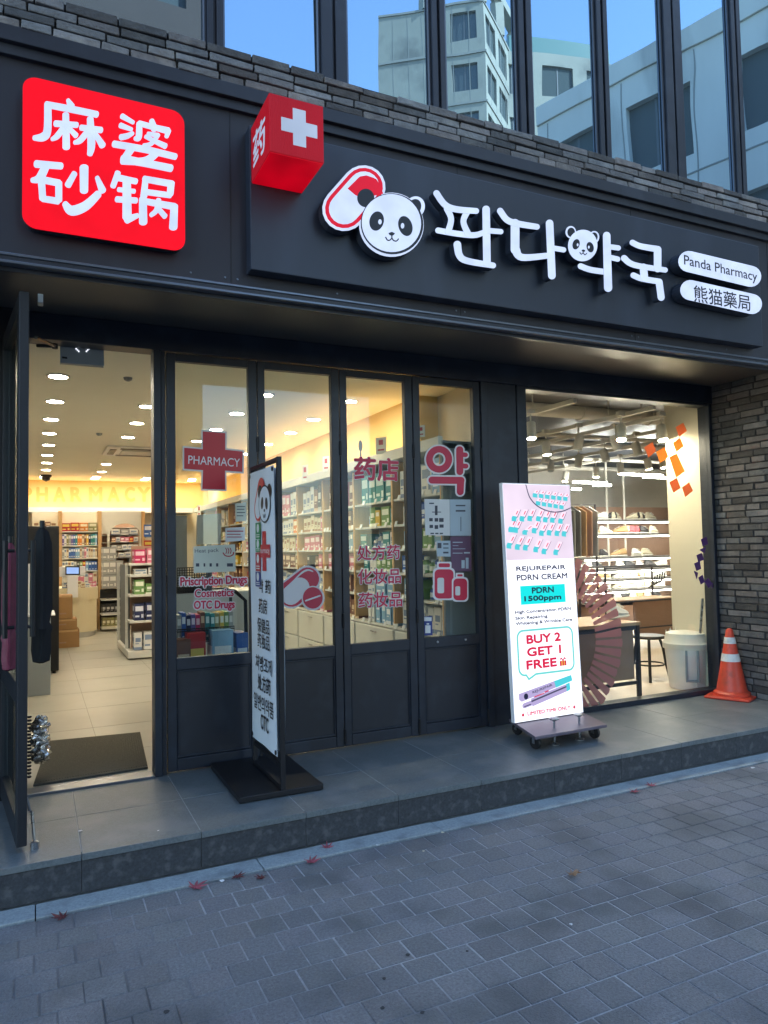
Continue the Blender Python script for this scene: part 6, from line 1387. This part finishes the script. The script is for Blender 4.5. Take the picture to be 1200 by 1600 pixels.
for x, y, s, rz, m, lb in ((305, 1388, .058, 2.0, 'leaf_red', 'large pinkish red maple leaf on the kerb edge below the banner stand'), (370, 1371, .042, .6, 'leaf_dark', 'dark curled maple leaf by the kerb beside the white scrap'), (408, 1374, .034, 3.5, 'leaf_dark', 'brown dry maple leaf on the pavers near the kerb'), (484, 1348, .048, 1.2, 'leaf_red', 'pink maple leaf lying over the kerb edge'),
        (511, 1326, .040, 2.8, 'leaf_red', 'red maple leaf lying on the pale kerb stone'), (98, 1435, .045, 4.2, 'leaf_dark', 'brownish maple leaf at the left end of the kerb'), (990, 1238, .048, .3, 'leaf_red', 'small red maple leaf at the kerb in the right half'), (1017, 1229, .042, 2.2, 'leaf_red', 'small red maple leaf on the kerb farthest right')):
    maple(x, y, s*1.12, rz, m, lb)
maple(893, 1369, .046, 1.0, 'leaf_dry', 'crumpled tan dry leaf alone in the middle of the pavement', curl=.045, Z=.008)
def scrap(x, y, s, m, lb, Z=.004, ZZ=0):
    p = P(x, y, 'Z', ZZ); n = 7; b = MB(); pts = [V((p.x+s*random.uniform(.5, 1)*math.cos(2*math.pi*k/n), p.y+s*random.uniform(.5, 1)*math.sin(2*math.pi*k/n), ZZ+Z+random.uniform(0, s*.4))) for k in range(n)]
    b.add(pts+[q_-V((0, 0, .002)) for q_ in pts], [tuple(range(n)), tuple(reversed(range(n, 2*n)))]+[(k, n+k, n+(k+1) % n, (k+1) % n) for k in range(n)])
    tag(b.build('litter_scrap', m, loc=p), lb, 'litter', 'scraps of litter')
for a in ((347, 1378, .014, 'scrap_white', 'white paper scrap by the kerb beside the dark leaf'), (591, 1322, .013, 'scrap_white', 'white paper scrap at the kerb below the folding doors'), (692, 1302, .010, 'shoe_cream', 'tiny yellowish scrap at the kerb'), (892, 1446, .010, 'scrap_white', 'tiny white scrap in a paver joint'), (1177, 1201, .018, 'scrap_white', 'white scrap near the right end of the kerb'), (662, 1331, .008, 'shoe_cream', 'tiny pale scrap on the pavers')): scrap(*a)
scrap(126, 1300, .012, 'scrap_white', 'small white scrap on the platform tiles', ZZ=ZP); scrap(247, 1299, .006, 'scrap_white', 'tiny white scrap on the platform tile near the edge', ZZ=ZP)
for x, y, s, gl in ((637, 1492, .014, 'below the kerb scrap'), (730, 1486, .008, 'tiny, in the middle of the pavement'), (600, 1529, .012, 'two rows nearer than the large one'), (660, 1582, .012, 'nearest to the viewer'), (260, 1581, .018, 'largest, at the near corner'), (598, 1575, .014, 'in the nearest paver rows')):
    p = P(x, y, 'Z', .002); b = MB(); b.prism(Fr((p.x, p.y, 0), (1, 0, 0), (0, 1, 0)), [(s*.62*random.uniform(.7, 1.2)*math.cos(k*.63), s*.62*random.uniform(.6, 1)*math.sin(k*.63)) for k in range(10)], .0015, .0035)
    tag(b.build('gum_spot', 'gum', loc=p), 'black flattened gum spot on the pavers, '+gl, 'gum', 'gum spots on the pavement')
# ================================================================== ACROSS THE STREET (seen mirrored in the upper windows)
YM = 3.80
def mir(p): return V((p.x, 2*YM-p.y, p.z))
def facade(root, A, d, up, wdt, hgt, cols, rows_, m, gm, x0f=.16, x1f=.84, z0f=.22, z1f=.78, depth=.25, name='wall', skip=()):
    """a wall A + d*s with recessed window openings"""
    d = V(d).normalized(); nr = V((d.y, -d.x, 0)); 
    if nr.y < 0: nr = -nr
    cw, rh = wdt/cols, hgt/rows_; b = MB(); g = MB()
    def pt(s, z, o=0): return A+d*s+V((0, 0, z))+nr*o
    for c in range(cols):
        for r in range(rows_):
            s0, s1, z0, z1 = c*cw, (c+1)*cw, r*rh, (r+1)*rh
            if (c, r) in skip: b.add([pt(s0, z0), pt(s1, z0), pt(s1, z1), pt(s0, z1)], [(0, 1, 2, 3)]); continue
            a0, a1, b0, b1 = s0+cw*x0f, s0+cw*x1f, z0+rh*z0f, z0+rh*z1f
            vs = [pt(s0, z0), pt(s1, z0), pt(s1, z1), pt(s0, z1), pt(a0, b0), pt(a1, b0), pt(a1, b1), pt(a0, b1), pt(a0, b0, -depth), pt(a1, b0, -depth), pt(a1, b1, -depth), pt(a0, b1, -depth)]
            b.add(vs, [(0, 1, 5, 4), (1, 2, 6, 5), (2, 3, 7, 6), (3, 0, 4, 7), (4, 5, 9, 8), (5, 6, 10, 9), (6, 7, 11, 10), (7, 4, 8, 11)])
            g.add([pt(a0, b0, -depth+.05), pt(a1, b0, -depth+.05), pt(a1, b1, -depth+.05), pt(a0, b1, -depth+.05)], [(0, 1, 2, 3)])
            am = (a0+a1)/2; g.mi = 1; g.add([pt(am-.05, b0, -depth+.08), pt(am+.05, b0, -depth+.08), pt(am+.05, b1, -depth+.08), pt(am-.05, b1, -depth+.08)], [(0, 1, 2, 3)]); g.mi = 0
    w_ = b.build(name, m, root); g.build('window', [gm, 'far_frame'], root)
# pale tower
Yv = 44
c0 = P(748, 20, 'Y', Yv); ca = P(581, 55, 'Y', Yv+5); 
A = mir(c0); top = c0.z+1.0
t = thing('apartment_tower', 'pale beige tower block across the street, mirrored in the upper windows', 'building', V((A.x, A.y, 0)))
mca = mir(ca); dL = V((mca.x-A.x, mca.y-A.y, 0)); LL = dL.length; dR = V((.80, -.60, 0))
facade(t, V((A.x, A.y, 0))+dL.normalized()*0, dL, None, LL, top, 3, 11, 'concrete_pale', 'far_glass', .22, .9, .25, .8, skip={(c_, r) for r in range(11) for c_ in (1, 2)})
facade(t, V((A.x, A.y, 0)), dR, None, 9, top, 3, 11, 'concrete_pale', 'far_glass', .12, .86, .2, .78)
b = MB(); o = V((A.x, A.y, 0)); l_, r_ = o+dL, o+dR.normalized()*9; bk_ = l_+dR.normalized()*9
for p, q_ in ((l_, bk_), (bk_, r_)): b.add([V((p.x, p.y, 0)), V((q_.x, q_.y, 0)), V((q_.x, q_.y, top)), V((p.x, p.y, top))], [(0, 1, 2, 3)])
b.add([V((p.x, p.y, top)) for p in (o, r_, bk_, l_)], [(0, 1, 2, 3)]); b.build('rear_wall', 'concrete_pale', t)
b = MB()   # open roof frame
for p in (o, o+dL.normalized()*4.2, o+dR.normalized()*4.2, o+dR.normalized()*8.4):
    b.cbox(V((p.x, p.y-.4, top+1.5)), (1, 0, 0), (0, 1, 0), (0, 0, 1), .4, .4, 1.5)
for p, q_ in ((o, l_), (o, r_)):
    m_ = (p+q_)/2; dd = (q_-p); b.cbox(V((m_.x, m_.y-.3, top+3.3)), dd.normalized(), V((-dd.y, dd.x, 0)).normalized(), (0, 0, 1), dd.length/2+.4, .4, .4)
b.build('roof_frame', 'concrete_pale', t)
b = MB()
for d_, L_f in ((dL.normalized(), LL), (dR.normalized(), 9)):
    n_ = V((d_.y, -d_.x, 0)); n_ = n_ if n_.y > 0 else -n_
    for r in range(1, 12): m_ = o+d_*(L_f/2)+n_*.03; b.cbox(V((m_.x, m_.y, top*r/11-.05)), d_, n_, (0, 0, 1), L_f/2, .05, .09)
    for c_ in range(1, 7): q_ = o+d_*(L_f*c_/7); b.cbox(V((q_.x, q_.y, top/2)), d_, n_, (0, 0, 1), .025, .012, top/2)
b.build('panel_joint', 'far_joint', t)
# glass-topped block between
c1 = P(858, 60, 'Y', 46); A = mir(c1)
t = thing('glass_top_block', 'pale block with a green glass rooftop storey across the street', 'building', V((A.x, A.y, 0)))
facade(t, V((A.x-5, A.y-2, 0)), V((1, .25, 0)), None, 16, c1.z-1, 4, 9, 'concrete_pale', 'far_glass')
b = MB(); b.cbox(V((A.x+3, A.y-4, c1.z-.2)), V((1, .25, 0)).normalized(), V((-.25, 1, 0)).normalized(), (0, 0, 1), 5, 2.5, 1.6); b.build('glass_storey', 'tower_top_green', t, bevel=.05)
b = MB(); b.cbox(V((A.x+3, A.y-6, (c1.z-1)/2)), V((1, .25, 0)).normalized(), V((-.25, 1, 0)).normalized(), (0, 0, 1), 7.9, 3, (c1.z-1)/2); b.build('core', 'concrete_pale', t)
# long grey office building running towards us
A0 = P(835, 172, 'Y', 27); hgt = A0.z; A = mir(A0); A.z = 0
dv_ = V((.29, .956, 0))                       # mirrored: comes nearer to the right
t = thing('office_building', 'long grey concrete office building with big dark windows across the street', 'building', A)
Lb = 20.0; yend = A.y+dv_.normalized().y*Lb
facade(t, A, dv_, None, Lb, hgt-.9, 5, 4, 'concrete_grey', 'far_glass', .20, .78, .20, .76, .35)
b = MB(); d_ = dv_.normalized(); n_ = V((d_.y, -d_.x, 0)); n_ = n_ if n_.y > 0 else -n_
for r in range(1, 4):
    for o_ in (.30,): m_ = A+d_*(Lb/2)+n_*.01; b.cbox(V((m_.x, m_.y, (hgt-.9)*r/4+o_)), d_, n_, (0, 0, 1), Lb/2, .02, .03)
for c_ in range(16):
    if c_ % 3 != 1: q_ = A+d_*(Lb*(c_+.45)/15); b.cbox(V((q_.x, q_.y, hgt/2-.5)), d_, n_, (0, 0, 1), .025, .014, hgt/2-.5)
b.build('panel_joint', 'far_joint', t)
b = MB(); d_ = dv_.normalized(); nr = V((d_.y, -d_.x, 0)); nr = -nr if nr.x > 0 else nr
m_ = A+d_*(Lb/2); b.cbox(V((m_.x, m_.y, hgt-.45))+V((-nr.x, -nr.y, 0))*.2, d_, nr, (0, 0, 1), Lb/2, .3, .45); b.build('parapet', 'concrete_grey', t, bevel=.03)
side = V((d_.y, -d_.x, 0)); b = MB(); m2 = m_+side*4.4; b.cbox(V((m2.x, m2.y, (hgt-1)/2)), d_, side, (0, 0, 1), Lb/2-.1, 3.9, (hgt-1)/2); b.build('core', 'concrete_grey', t)
# added block opposite the door, shaped to darken the left window reflections
dbx = P(334, 45, 'Y', 18.6).x-14; A = V((dbx, -11, 0)); t = thing('added_dark_block', 'added dark brick block across the street, darkening the left upper windows', 'building', A)
facade(t, A, V((1, 0, 0)), None, 14.0, 24, 4, 8, 'brick_dark_far', 'far_glass')
b = MB(); b.box(dbx, dbx+14, -20, -11.5, 0, 23.9); b.build('core', 'brick_dark_far', t)
b = MB(); b.box(dbx-.2, dbx+14.2, -11.6, -10.8, 24, 24.7); b.build('cornice', 'brick_dark_far', t)
